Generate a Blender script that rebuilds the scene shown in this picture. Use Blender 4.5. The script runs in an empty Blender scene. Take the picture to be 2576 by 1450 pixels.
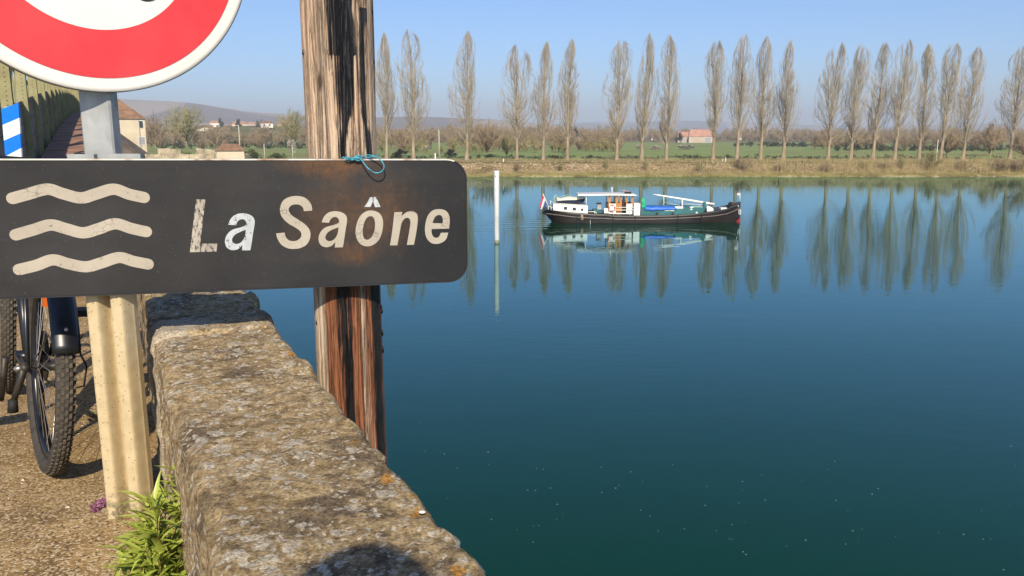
import bpy, bmesh, math, random
import numpy as np
from mathutils import Vector, Matrix, Quaternion, noise as mnoise

# ------------------------------------------------------------------ camera, sky, sun, exposure
SC = bpy.context.scene
COL = SC.collection
F, PITCH, CXP, CYP = 2022.0, math.radians(10.78), 1288.0, 725.0      # camera in 2576 x 1450 picture units
EYE = Vector((0, 0, 8.0))                                             # 8 m above the river, 1.08 m above the quay
SUN_EL, SUN_AZ = math.radians(36), math.radians(5)                    # sun behind the camera, a little to the right
GROUND = 6.92

cam_d = bpy.data.cameras.new("camera"); cam = bpy.data.objects.new("camera", cam_d); COL.objects.link(cam)
cam_d.sensor_width = 36; cam_d.lens = 36 * F / 2576.0; cam_d.clip_start = 0.05; cam_d.clip_end = 30000
cam.location = EYE; cam.rotation_euler = (math.pi / 2 - PITCH, 0, 0)
SC.camera = cam
SC.render.resolution_x, SC.render.resolution_y = 1024, 576
SC.cycles.use_denoising = True
SC.cycles.max_bounces = 6; SC.cycles.volume_bounces = 0; SC.cycles.transparent_max_bounces = 8
SC.view_settings.view_transform = 'Standard'; SC.view_settings.look = 'None'
SC.view_settings.gamma = 1.0; SC.view_settings.exposure = 0.30; SC.view_settings.use_curve_mapping = False

W = bpy.data.worlds.new("World"); SC.world = W; W.use_nodes = True
wt = W.node_tree; bg = wt.nodes["Background"]
sky = wt.nodes.new("ShaderNodeTexSky"); sky.sky_type = 'NISHITA'; sky.sun_disc = False
sky.sun_elevation = SUN_EL; sky.sun_rotation = math.pi - SUN_AZ; sky.altitude = 200
sky.air_density = 0.9; sky.dust_density = 0.75; sky.ozone_density = 8.5
wt.links.new(sky.outputs[0], bg.inputs[0]); bg.inputs[1].default_value = 0.122

sun_d = bpy.data.lights.new("sun", 'SUN'); sun = bpy.data.objects.new("sun", sun_d); COL.objects.link(sun)
sun_d.energy = 5.0; sun_d.angle = math.radians(0.53); sun_d.color = (1.0, 0.88, 0.69)
TO_SUN = Vector((math.cos(SUN_EL) * math.sin(SUN_AZ), -math.cos(SUN_EL) * math.cos(SUN_AZ), math.sin(SUN_EL)))
sun.rotation_euler = TO_SUN.to_track_quat('Z', 'Y').to_euler(); sun.location = (0, -30, 40)

# ------------------------------------------------------------------ pixel -> place
SN = 4096 / 2576.0
def ray(x, y):
    a = (x - CXP) / F; b = -(y - CYP) / F
    return Vector((a, math.cos(PITCH) + b * math.sin(PITCH), -math.sin(PITCH) + b * math.cos(PITCH)))
def atz(x, y, z):
    d = ray(x, y); return EYE + d * ((z - EYE.z) / d.z)
def aty(x, y, Y):
    d = ray(x, y); return EYE + d * (Y / d.y)
def nat(x, y, Y): return aty(x / SN, y / SN, Y)

# ------------------------------------------------------------------ helpers
class MB:
    """collects faces, built into one mesh object"""
    def __init__(s): s.v = []; s.f = []
    def quad(s, a, b, c, d):
        n = len(s.v); s.v += [tuple(a), tuple(b), tuple(c), tuple(d)]; s.f.append((n, n+1, n+2, n+3)); return s
    def poly(s, pts):
        n = len(s.v); s.v += [tuple(p) for p in pts]; s.f.append(tuple(range(n, n+len(pts)))); return s
    def hexa(s, p):            # 8 corners: bottom 4 ccw, top 4 ccw
        n = len(s.v); s.v += [tuple(q) for q in p]
        s.f += [(n+3, n+2, n+1, n), (n+4, n+5, n+6, n+7)] + [(n+i, n+(i+1) % 4, n+4+(i+1) % 4, n+4+i) for i in range(4)]
        return s
    def box(s, lo, hi):
        (x0, y0, z0), (x1, y1, z1) = lo, hi
        return s.hexa([(x0,y0,z0),(x1,y0,z0),(x1,y1,z0),(x0,y1,z0),(x0,y0,z1),(x1,y0,z1),(x1,y1,z1),(x0,y1,z1)])
    def tube(s, pts, r, n=8, caps=True):
        pts = [Vector(p) for p in pts]; m = len(pts)
        rs = r if isinstance(r, (list, tuple)) else [r] * m
        base = len(s.v); up = None
        for i in range(m):
            t = (pts[min(i+1, m-1)] - pts[max(i-1, 0)]).normalized()
            if up is None:
                up = t.orthogonal().normalized()
            up = (up - t * up.dot(t))
            up = up.normalized() if up.length > 1e-6 else t.orthogonal().normalized()
            w = t.cross(up)
            for k in range(n):
                a = 2 * math.pi * k / n
                s.v.append(tuple(pts[i] + (up * math.cos(a) + w * math.sin(a)) * rs[i]))
        for i in range(m-1):
            for k in range(n):
                k2 = (k+1) % n
                s.f.append((base+i*n+k, base+i*n+k2, base+(i+1)*n+k2, base+(i+1)*n+k))
        if caps:
            s.f.append(tuple(base+k for k in range(n))[::-1]); s.f.append(tuple(base+(m-1)*n+k for k in range(n)))
        return s
    def lathe(s, prof, origin, axis, n=32, closed=False):   # prof: (radius, along axis)
        o = Vector(origin); ax = Vector(axis).normalized(); u = ax.orthogonal().normalized(); w = ax.cross(u)
        base = len(s.v); m = len(prof)
        for (r, h) in prof:
            for k in range(n):
                a = 2*math.pi*k/n
                s.v.append(tuple(o + ax*h + (u*math.cos(a) + w*math.sin(a))*r))
        for i in range(m if closed else m-1):
            j = (i+1) % m
            for k in range(n):
                k2 = (k+1) % n
                s.f.append((base+i*n+k, base+i*n+k2, base+j*n+k2, base+j*n+k))
        return s
    def ball(s, c, r, n=10, sq=(1,1,1)):
        c = Vector(c); base = len(s.v); m = max(4, n//2+1)
        for i in range(m+1):
            th = math.pi*i/m
            for k in range(n):
                a = 2*math.pi*k/n
                s.v.append((c.x+r*sq[0]*math.sin(th)*math.cos(a), c.y+r*sq[1]*math.sin(th)*math.sin(a), c.z+r*sq[2]*math.cos(th)))
        for i in range(m):
            for k in range(n):
                k2 = (k+1) % n
                s.f.append((base+i*n+k, base+(i+1)*n+k, base+(i+1)*n+k2, base+i*n+k2))
        return s
    def mesh(s, name, m, smooth=False):
        me = bpy.data.meshes.new(name); me.from_pydata(s.v, [], s.f); me.validate(); me.update()
        if m: me.materials.append(m)
        if smooth: me.polygons.foreach_set('use_smooth', [True]*len(me.polygons))
        return me
    def build(s, name, m, parent=None, smooth=False):
        return link(name, s.mesh(name, m, smooth), parent)

def link(name, me, parent=None):
    o = bpy.data.objects.new(name, me); COL.objects.link(o)
    if parent is not None:
        o.parent = parent
        # parts are modelled in world space: cancel the parent's own placement
        o.matrix_parent_inverse = wmat(parent).inverted()
    return o
def wmat(o):
    m = Matrix.LocRotScale(o.location, o.rotation_euler, o.scale)
    if o.parent: m = wmat(o.parent) @ o.matrix_parent_inverse @ m
    return m
def tag(o, label, cat=None, group=None, kind=None):
    if label: o['label'] = label
    if cat: o['category'] = cat
    if group: o['group'] = group
    if kind: o['kind'] = kind
    return o
def thing(name, label, cat, loc, group=None, rotz=0):
    o = bpy.data.objects.new(name, None); COL.objects.link(o); o.location = loc; o.rotation_euler = (0,0,rotz)
    o.empty_display_size = .2
    return tag(o, label, cat, group)
def copy_tree(o, parent=None):
    c = o.copy(); COL.objects.link(c)
    if parent is not None: c.parent = parent
    for ch in list(o.children): copy_tree(ch, c)
    return c
def fast_mesh(name, V, faces3, m, attr=None):
    """numpy vertices + triangles"""
    me = bpy.data.meshes.new(name)
    me.vertices.add(len(V)); me.vertices.foreach_set('co', np.asarray(V, np.float32).ravel())
    T = np.asarray(faces3, np.int32)
    k = T.shape[1]
    me.loops.add(T.size); me.loops.foreach_set('vertex_index', T.ravel())
    me.polygons.add(len(T)); me.polygons.foreach_set('loop_start', np.arange(0, T.size, k, dtype=np.int32))
    me.polygons.foreach_set('loop_total', np.full(len(T), k, np.int32))
    me.update(calc_edges=True); me.validate()
    if m: me.materials.append(m)
    if attr:
        for an, av in attr.items():
            a = me.attributes.new(an, 'FLOAT', 'POINT'); a.data.foreach_set('value', np.asarray(av, np.float32))
    return me
def fbm(p, oct=4, lac=2.1, gain=.5):
    s = 0; a = 1; f = 1
    for _ in range(oct):
        s += a*mnoise.noise(Vector(p)*f); a *= gain; f *= lac
    return s

# ------------------------------------------------------------------ materials
class NT:
    def __init__(s, name):
        s.m = bpy.data.materials.new(name); s.m.use_nodes = True; s.t = s.m.node_tree; s.b = s.t.nodes['Principled BSDF']
        s.tc = None
    def n(s, typ, ins=None, **kw):
        nd = s.t.nodes.new('ShaderNode'+typ)
        for k, v in kw.items(): setattr(nd, k, v)
        for k, v in (ins or {}).items(): s.put(nd.inputs[k], v)
        return nd
    def put(s, sock, v):
        if isinstance(v, bpy.types.NodeSocket): s.t.links.new(v, sock)
        elif isinstance(v, bpy.types.Node): s.t.links.new(v.outputs[0], sock)
        elif isinstance(v, (tuple, list)) and sock.type == 'RGBA' and len(v) == 3: sock.default_value = (*v, 1)
        else: sock.default_value = v
    def co(s, kind='Object'):
        if not s.tc: s.tc = s.n('TexCoord')
        return s.tc.outputs[kind]
    def pos(s): return s.n('NewGeometry').outputs['Position']
    def scale(s, v, sc): return s.n('Mapping', {'Vector': v, 'Scale': sc}).outputs[0]
    def noise(s, v, scale, detail=4, rough=.55, dist=0): return s.n('TexNoise', {'Vector': v, 'Scale': scale, 'Detail': detail, 'Roughness': rough, 'Distortion': dist}).outputs[0]
    def vor(s, v, scale, feature='F1', out='Distance', rnd=1.0): return s.n('TexVoronoi', {'Vector': v, 'Scale': scale, 'Randomness': rnd}, feature=feature).outputs[out]
    def ramp(s, fac, stops, interp='LINEAR'):
        r = s.n('ValToRGB'); r.color_ramp.interpolation = interp; e = r.color_ramp.elements
        while len(e) > 1: e.remove(e[-1])
        for i, (p, c) in enumerate(stops):
            el = e[0] if i == 0 else e.new(p)
            el.position = p; el.color = (*c, 1) if isinstance(c, (tuple, list)) else (c, c, c, 1)
        s.put(r.inputs[0], fac); return r.outputs[0]
    def mix(s, fac, a, b, mode='MIX'):
        m = s.n('MixRGB', blend_type=mode); s.put(m.inputs[0], fac); s.put(m.inputs[1], a); s.put(m.inputs[2], b); return m.outputs[0]
    def math(s, op, a, b=0.0):
        m = s.n('Math', operation=op); s.put(m.inputs[0], a); s.put(m.inputs[1], b); return m.outputs[0]
    def attr(s, name): return s.n('Attribute', attribute_name=name).outputs['Fac']
    def bump(s, h, strength=.3, dist=.01):
        b = s.n('Bump', {'Height': h, 'Strength': strength, 'Distance': dist}); s.put(s.b.inputs['Normal'], b.outputs[0]); return b
    def done(s, color=None, rough=None, metal=None, spec=None):
        if color is not None: s.put(s.b.inputs['Base Color'], color)
        if rough is not None: s.put(s.b.inputs['Roughness'], rough)
        if metal is not None: s.b.inputs['Metallic'].default_value = metal
        if spec is not None: s.b.inputs['Specular IOR Level'].default_value = spec
        return s.m
def plain(name, c, rough=.6, var=.12, scale=3.0, metal=0.0, bump=0.0, spec=.4):
    t = NT(name); nz = t.noise(t.co(), scale, 5)
    d = tuple(max(0, x*(1-var*2)) for x in c); l = tuple(min(1, x*(1+var)) for x in c)
    if bump: t.bump(nz, bump, .02)
    return t.done(t.ramp(nz, [(.3, d), (.7, l)]), rough, metal, spec)

def m_water():
    t = NT('water'); p = t.pos()
    # gentle ripples a few millimetres high, longer along the river
    a = t.noise(t.scale(p, (.55, 1.0, 1)), .55, 3, .5)
    b = t.noise(t.scale(p, (.4, 1.2, 1)), 2.2, 2, .5)
    big = t.noise(p, .05, 2, .5)
    amp = t.ramp(big, [(.38, .2), (.62, 1.6)])
    h = t.math('ADD', t.math('MULTIPLY', a, .8), t.math('MULTIPLY', t.math('MULTIPLY', b, .34), amp))
    # the barge's wash: short waves running back from the hull
    sx = t.n('SeparateXYZ', {0: p})
    wx = t.math('SUBTRACT', 21.0, sx.outputs[0]); wy = t.math('SUBTRACT', 75.5, sx.outputs[1])
    line = t.math('ABSOLUTE', t.math('SUBTRACT', wy, t.math('MULTIPLY', wx, .17)))
    near = t.math('SUBTRACT', t.math('MULTIPLY', line, -.35), -2.1)
    env = t.math('MULTIPLY', t.n('Clamp', {0: near}).outputs[0], t.n('Clamp', {0: t.math('MULTIPLY', wx, .2)}).outputs[0])
    wav = t.math('SINE', t.math('ADD', t.math('MULTIPLY', line, 3.2), t.math('MULTIPLY', a, 6.0)))
    fade = t.n('Clamp', {0: t.math('SUBTRACT', 1.3, t.math('MULTIPLY', wx, .025))}).outputs[0]
    wash = t.math('MULTIPLY', t.math('MULTIPLY', wav, env), fade)
    h = t.math('ADD', h, t.math('MULTIPLY', wash, .8))
    bn = t.n('Bump', {'Height': h, 'Strength': 1.0, 'Distance': .0095}).outputs[0]
    murk = t.noise(p, .03, 3)
    # turbid green body under a faintly blue-green mirror
    body = t.n('BsdfDiffuse', {'Color': t.ramp(murk, [(.3, (.0003, .027, .006)), (.7, (.0006, .034, .008))])})
    mirror = t.n('BsdfGlossy', {'Color': (.66, .92, 1.0), 'Roughness': .01, 'Normal': bn})
    mx = t.n('MixShader', {0: t.n('Fresnel', {'IOR': 1.46, 'Normal': bn}).outputs[0], 1: body.outputs[0], 2: mirror.outputs[0]})
    t.t.nodes.remove(t.b); t.t.links.new(mx.outputs[0], t.t.nodes['Material Output'].inputs['Surface'])
    return t.m
M = {}
M['water'] = m_water()

def m_gravel():
    t = NT('quay_gravel'); p = t.co()
    big = t.noise(p, 1.3, 5); mid = t.noise(p, 9, 5, .6); cell = t.vor(p, 150, out='Color'); dist = t.vor(p, 150)
    c = t.ramp(mid, [(.3, (.17, .108, .045)), (.5, (.30, .195, .085)), (.72, (.41, .285, .135))])
    g = t.n('RGBToBW', {0: cell}).outputs[0]
    c = t.mix(t.ramp(g, [(.62, 0.), (.7, .75)]), c, (.52, .42, .28))
    c = t.mix(t.ramp(g, [(.2, .8), (.28, 0.)]), c, (.09, .062, .04))
    c = t.mix(t.ramp(big, [(.45, 0.), (.7, .65)]), c, (.25, .15, .05))
    t.bump(t.math('SUBTRACT', t.math('MULTIPLY', mid, .8), t.math('MULTIPLY', dist, .6)), .5, .008)
    return t.done(c, .92, 0, .2)
M['gravel'] = m_gravel()

def m_stone():
    t = NT('lichen_stone'); p = t.pos()
    wob = t.n('VectorMath', {0: p, 1: t.n('VectorMath', {0: t.n('TexNoise', {'Vector': p, 'Scale': 30, 'Detail': 5}).outputs['Color'], 1: (.055, .055, .055)}, operation='MULTIPLY').outputs[0]}, operation='ADD').outputs[0]
    n1 = t.noise(p, 8, 7, .7); n2 = t.noise(p, 34, 8, .72); n3 = t.noise(p, 130, 6, .7)
    c = t.ramp(n2, [(.28, (.10, .066, .034)), (.42, (.31, .22, .112)), (.56, (.54, .40, .215)), (.74, (.66, .515, .31))])
    c = t.mix(t.ramp(n1, [(.40, .85), (.52, 0.)]), c, t.ramp(n3, [(.3, (.075, .055, .036)), (.7, (.24, .18, .12))]))
    c = t.mix(t.ramp(t.noise(p, 11, 3), [(.54, 0.), (.66, .55)]), c, (.34, .22, .09))
    # lichen rosettes: pale grey discs with darker hearts, in two sizes
    for sc, lo, pres, col, col2 in ((26, .38, .54, (.62, .55, .43), (.44, .39, .31)), (62, .40, .56, (.70, .62, .49), (.52, .46, .36)), (120, .36, .66, (.58, .50, .38), (.46, .40, .30))):
        d = t.vor(wob, sc); rnd = t.n('RGBToBW', {0: t.vor(wob, sc, out='Color')}).outputs[0]
        clump = t.noise(p, 5.5, 3)
        on = t.math('MULTIPLY', t.ramp(d, [(lo-.05, 1.), (lo+.03, 0.)]), t.ramp(t.math('ADD', t.math('MULTIPLY', rnd, .6), t.math('MULTIPLY', clump, .75)), [(pres+.10, 0.), (pres+.16, 1.)]))
        on = t.math('MULTIPLY', on, t.ramp(t.noise(p, 60, 3), [(.33, .35), (.55, .95)]))
        c = t.mix(on, c, t.ramp(d, [(.08, col2), (.24, col)]))
    # tiny white and orange spots
    d = t.vor(p, 70); rnd = t.n('RGBToBW', {0: t.vor(p, 70, out='Color')}).outputs[0]
    c = t.mix(t.math('MULTIPLY', t.ramp(d, [(.22, 1.), (.3, 0.)]), t.ramp(rnd, [(.78, 0.), (.8, 1.)])), c, (.62, .57, .47))
    d = t.vor(wob, 21); rnd = t.n('RGBToBW', {0: t.vor(wob, 21, out='Color')}).outputs[0]
    c = t.mix(t.math('MULTIPLY', t.ramp(d, [(.25, .9), (.36, 0.)]), t.ramp(t.math('ADD', rnd, t.math('MULTIPLY', t.attr('edge'), .45)), [(.93, 0.), (.97, 1.)])), c, t.ramp(n2, [(.35, (.42, .18, .03)), (.65, (.60, .33, .09))]))
    c = t.mix(t.math('MULTIPLY', t.attr('pale'), t.ramp(n2, [(.3, .5), (.5, .95)])), c, t.ramp(n3, [(.3, (.50, .42, .31)), (.7, (.66, .58, .46))]))
    fine = t.n('RGBToBW', {0: t.vor(p, 240, out='Color')}).outputs[0]
    c = t.mix(1.0, c, t.ramp(fine, [(.15, .62), (.5, 1.0), (.85, 1.22)]), 'MULTIPLY')
    h = t.math('ADD', t.math('MULTIPLY', n2, 1.0), t.math('MULTIPLY', n3, .5))
    t.bump(h, 1.0, .015)
    return t.done(c, .95, 0, .15)
M['stone'] = m_stone()

def m_masonry():
    t = NT('quay_masonry'); p = t.pos()
    br = t.n('TexBrick', {'Vector': t.scale(p, (1, 1, 1)), 'Color1': (.27,.22,.15), 'Color2': (.20,.16,.11), 'Mortar': (.13,.11,.08), 'Scale': 1.6})
    n2 = t.noise(p, 9, 5); t.bump(n2, .5, .03)
    return t.done(t.mix(.4, br.outputs[0], t.ramp(n2, [(.3, (.12,.1,.07)), (.7, (.32,.26,.18))])), .95, 0, .1)
M['masonry'] = m_masonry()

def m_wood():
    t = NT('weathered_pole_wood'); p = t.co()
    g = t.noise(t.scale(p, (95, 95, 4.5)), 1.0, 8, .68, .9); g2 = t.noise(t.scale(p, (210, 210, 9.0)), 1.0, 6, .7, .5)
    k = t.noise(t.scale(p, (14, 14, 2.2)), 1.0, 6, .65, .6)
    crk = t.math('ABSOLUTE', t.math('SUBTRACT', t.noise(t.scale(p, (70, 70, 2.2)), 1.0, 6, .62, 1.2), .5))
    kn = t.vor(t.scale(p, (22, 22, 7)), 1.0); knr = t.n('RGBToBW', {0: t.vor(t.scale(p, (22, 22, 7)), 1.0, out='Color')}).outputs[0]
    knot = t.math('MULTIPLY', t.ramp(kn, [(.10, 1.), (.24, 0.)]), t.ramp(knr, [(.66, 0.), (.7, 1.)]))
    light = t.ramp(g, [(.24, (.30, .18, .105)), (.36, (.58, .42, .28)), (.52, (.70, .54, .38)), (.75, (.76, .61, .47))])
    red = t.ramp(g, [(.25, (.05, .016, .009)), (.42, (.19, .060, .026)), (.58, (.36, .135, .055)), (.8, (.52, .29, .17))])
    c = t.mix(t.ramp(t.attr('red'), [(.2, 0.), (.7, 1.)]), light, red)
    c = t.mix(t.ramp(k, [(.55, 0.), (.8, .35)]), c, (.40, .22, .12))
    c = t.mix(t.ramp(g2, [(.24, .7), (.35, 0.)]), c, (.12, .065, .036))
    c = t.mix(t.ramp(crk, [(.003, .85), (.015, 0.)]), c, (.05, .026, .014)); c = t.mix(t.math('MULTIPLY', knot, .85), c, (.055, .028, .016))
    tar = t.ramp(t.attr('tar'), [(.44, 0.), (.54, 1.)])
    c = t.mix(tar, c, t.ramp(g2, [(.3, (.008, .007, .007)), (.7, (.030, .026, .026))]))
    t.bump(t.math('ADD', t.math('ADD', g, t.math('MULTIPLY', g2, .5)), t.math('MULTIPLY', t.ramp(crk, [(0., 0.), (.05, .8)]), 1.0)), 1.0, .008)
    return t.done(c, t.ramp(tar, [(0, .82), (1, .34)]), 0, .45)
M['wood'] = m_wood()
M['tar'] = plain('wet_tar', (.012, .010, .010), .22, .2, 30, spec=.5)

def m_enamel():
    t = NT('black_enamel'); p = t.co()          # object space: x along the plate, z up (plate frame)
    sx = t.n('SeparateXYZ', {0: p}); X, Z = sx.outputs[0], sx.outputs[2]
    f = t.noise(p, 60, 5, .7); s = t.noise(t.scale(p, (1, 1, .35)), 9, 5, .65); l = t.noise(p, 2.2, 4)
    c = t.ramp(l, [(.3, (.0155, .0155, .0165)), (.7, (.027, .0265, .028))])
    # faded cloudy zone and rust bleeding over the pole
    c = t.mix(t.ramp(t.noise(t.scale(p, (1, 1, 3.5)), 3.0, 4), [(.5, 0.), (.75, .35)]), c, (.055, .053, .053))
    c = t.mix(t.math('MULTIPLY', t.ramp(t.math('SUBTRACT', XB, X), [(0., 0.), (.035, 1.)]), t.ramp(t.noise(p, 5, 4), [(.3, .05), (.7, .38)])), c, (.050, .048, .048))
    def blob(cx, cz, rx, rz):
        dx = t.math('DIVIDE', t.math('SUBTRACT', X, cx), rx); dz = t.math('DIVIDE', t.math('SUBTRACT', Z, cz), rz)
        return t.math('SQRT', t.math('ADD', t.math('MULTIPLY', dx, dx), t.math('MULTIPLY', dz, dz)))
    R = [(BL[0], BL[1], .23, .14, .62), (BL[2], BL[3], .10, .05, .8), (BL[4], BL[5], .16, .05, 1.0)]
    rust_c = t.ramp(f, [(.3, (.085, .045, .022)), (.6, (.15, .072, .030)), (.8, (.22, .105, .042))])
    for cx, cz, rx, rz, w in R:
        d = t.math('ADD', blob(cx, cz, rx, rz), t.math('MULTIPLY', t.math('SUBTRACT', s, .5), 1.5))
        c = t.mix(t.math('MULTIPLY', t.ramp(d, [(.25, 1.), (1.0, 0.)]), t.math('MULTIPLY', t.ramp(t.noise(p, 35, 5, .7), [(.3, .25), (.6, .9)]), w)), c, rust_c)
    sp = t.vor(p, 190); rnd = t.n('RGBToBW', {0: t.vor(p, 190, out='Color')}).outputs[0]
    c = t.mix(t.math('MULTIPLY', t.ramp(sp, [(.12, .45), (.22, 0.)]), t.ramp(rnd, [(.86, 0.), (.9, 1.)])), c, (.24, .20, .18))
    t.bump(f, .12, .002)
    return t.done(c, t.ramp(f, [(.3, .45), (.7, .6)]), 0, .22)

def m_decal():
    t = NT('worn_cream_film'); p = t.co(); n = t.noise(p, 85, 5, .7); l = t.noise(p, 9, 4); w = t.attr('worn')
    c = t.ramp(l, [(.3, (.37, .325, .26)), (.7, (.45, .40, .325))])
    fl = t.math('ADD', n, t.math('MULTIPLY', t.math('SUBTRACT', l, .5), .35))
    c = t.mix(t.math('MULTIPLY', t.ramp(fl, [(.30, 1.), (.36, 0.)]), 1.0), c, (.07, .06, .055))
    crack = t.vor(p, 60, 'DISTANCE_TO_EDGE')
    c = t.mix(t.math('MULTIPLY', t.ramp(crack, [(.0, .8), (.05, 0.)]), t.ramp(t.noise(p, 14, 2), [(.5, 0.), (.62, 1.)])), c, (.12, .10, .09))
    return t.done(c, .5, 0, .3)
def m_decal_blue():
    t = NT('flaking_silver_film'); p = t.co(); n = t.noise(p, 130, 5, .75); l = t.noise(p, 22, 4)
    c = t.mix(t.ramp(n, [(.36, 1.), (.43, 0.)]), t.ramp(l, [(.3, (.38, .41, .44)), (.7, (.52, .54, .55))]), (.06, .06, .06))
    return t.done(c, .5, 0, .3)
M['decal'] = m_decal(); M['decal2'] = m_decal_blue()
M['decal3'] = (lambda t: t.done(t.mix(t.ramp(t.noise(t.scale(t.co(), (1, 1, .5)), 110, 5, .75), [(.42, 1.), (.50, 0.)]), t.ramp(t.noise(t.co(), 20, 4), [(.3, (.32, .28, .23)), (.7, (.46, .41, .34))]), (.05, .047, .045)), .5))(NT('scratched_film'))
def m_rim():
    t = NT('plate_edge'); p = t.co(); n = t.noise(p, 8, 4)
    return t.done(t.mix(t.ramp(n, [(.52, 0.), (.6, 1.)]), (.62, .60, .56), t.ramp(t.noise(p, 60, 4), [(.3, (.20, .075, .025)), (.7, (.42, .20, .08))])), .5)
M['rim'] = m_rim()
M['sign_white'] = plain('sign_white', (.82, .80, .74), .35, .03, 6)
M['sign_red'] = (lambda t: t.done(t.ramp(t.noise(t.co(), 5, 5), [(.3, (.62, .035, .045)), (.7, (.74, .065, .07))]), .4, 0, .4))(NT('sign_red'))
M['sign_black'] = plain('sign_black', (.03, .03, .032), .4, .1, 5)
M['sign_back'] = plain('sign_back_alu', (.36, .35, .33), .5, .15, 12, .4)
def m_galv():
    t = NT('galvanised_steel'); p = t.co(); v = t.n('RGBToBW', {0: t.vor(t.scale(p, (1, 1, .6)), 40, out='Color')}).outputs[0]; n = t.noise(p, 14, 5)
    return t.done(t.mix(.45, t.ramp(v, [(.2, (.31, .325, .33)), (.8, (.43, .445, .44))]), t.ramp(n, [(.3, (.28, .285, .28)), (.7, (.46, .47, .46))])), .55, .25, .4)
M['galv'] = m_galv()
def m_cream():
    t = NT('cream_post_paint'); p = t.co(); n = t.noise(p, 30, 5); sx = t.n('SeparateXYZ', {0: p})
    c = t.ramp(n, [(.3, (.48, .385, .225)), (.7, (.59, .485, .30))])
    sp = t.vor(p, 120); rnd = t.n('RGBToBW', {0: t.vor(p, 120, out='Color')}).outputs[0]
    c = t.mix(t.math('MULTIPLY', t.ramp(sp, [(.2, 1.), (.3, 0.)]), t.ramp(rnd, [(.74, 0.), (.8, .8)])), c, (.22, .14, .06))
    low = t.ramp(t.math('ADD', t.math('MULTIPLY', sx.outputs[2], 6), t.math('MULTIPLY', t.noise(p, 16, 4), .9)), [(.55, .85), (.95, 0.)])
    c = t.mix(t.math('MULTIPLY', low, t.ramp(t.noise(p, 70, 4), [(.42, 0.), (.55, 1.)])), c, (.13, .11, .08))
    t.bump(t.noise(p, 60, 3), .15, .003)
    return t.done(c, .6, 0, .35)
M['cream'] = m_cream()
M['twine'] = plain('blue_twine', (.06, .36, .48), .6, .25, 60)

M['bark'] = (lambda t: t.done(t.ramp(t.noise(t.scale(t.pos(), (3, 3, .5)), 1.0, 4), [(.3, (.20, .15, .095)), (.7, (.42, .34, .24))]), .95, 0, .1))(NT('poplar_bark'))
M['twig'] = (lambda t: t.done(t.ramp(t.noise(t.pos(), .35, 3), [(.3, (.27, .225, .16)), (.7, (.40, .345, .26))]), .95, 0, .1))(NT('poplar_twigs'))
M['twig_brown'] = (lambda t: t.done(t.ramp(t.noise(t.pos(), .12, 3), [(.3, (.20, .15, .095)), (.7, (.34, .26, .165))]), .95, 0, .1))(NT('brown_twigs'))
M['twig_green'] = (lambda t: t.done(t.ramp(t.noise(t.pos(), .2, 3), [(.3, (.21, .19, .085)), (.7, (.31, .27, .13))]), .95, 0, .1))(NT('budding_twigs'))
M['evergreen'] = plain('evergreen_leaves', (.075, .085, .045), .8, .35, .6)
M['bush_green'] = plain('spring_bush_leaves', (.13, .16, .05), .8, .3, .6)
M['blossom'] = plain('blossom', (.48, .44, .36), .8, .2, .8)
M['drygrass'] = (lambda t: t.done(t.ramp(t.noise(t.pos(), .9, 4), [(.3, (.22, .17, .07)), (.7, (.42, .34, .17))]), .9, 0, .1))(NT('dry_reed'))
M['lushgrass'] = (lambda t: t.done(t.ramp(t.noise(t.pos(), .6, 4), [(.3, (.17, .155, .045)), (.7, (.34, .29, .11))]), .9, 0, .1))(NT('bank_grass'))

def m_bank():
    t = NT('far_bank_soil'); p = t.pos(); sx = t.n('SeparateXYZ', {0: p})
    n = t.noise(t.scale(p, (.5, 1, 1)), .5, 5, .65); n2 = t.noise(p, 2.2, 4, .6)
    top = t.ramp(n, [(.3, (.115, .12, .04)), (.5, (.20, .16, .07)), (.7, (.26, .205, .10))])
    slope = t.ramp(n2, [(.3, (.12, .075, .04)), (.5, (.27, .185, .10)), (.72, (.46, .35, .21))])
    ledge = t.ramp(n2, [(.3, (.20, .155, .065)), (.7, (.46, .37, .21))])
    z = t.math('ADD', sx.outputs[2], t.math('MULTIPLY', t.math('SUBTRACT', n, .5), .9))
    c = t.mix(t.ramp(z, [(.75, 0.), (1.0, 1.)]), ledge, slope)
    patch = t.noise(t.scale(p, (.35, .6, .6)), .35, 5, .7)
    c = t.mix(t.ramp(patch, [(.48, 0.), (.58, .8)]), c, (.10, .072, .035)); c = t.mix(t.ramp(t.noise(p, .22, 4, .7), [(.56, 0.), (.66, .7)]), c, (.15, .15, .045))
    c = t.mix(t.ramp(z, [(2.15, 0.), (2.35, 1.)]), c, top) if False else t.mix(t.n('Clamp', {0: t.math('MULTIPLY', t.math('SUBTRACT', z, 2.1), 5.0)}).outputs[0], c, top)
    t.bump(n2, .6, .3)
    return t.done(c, .95, 0, .1)
M['bank'] = m_bank()
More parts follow.
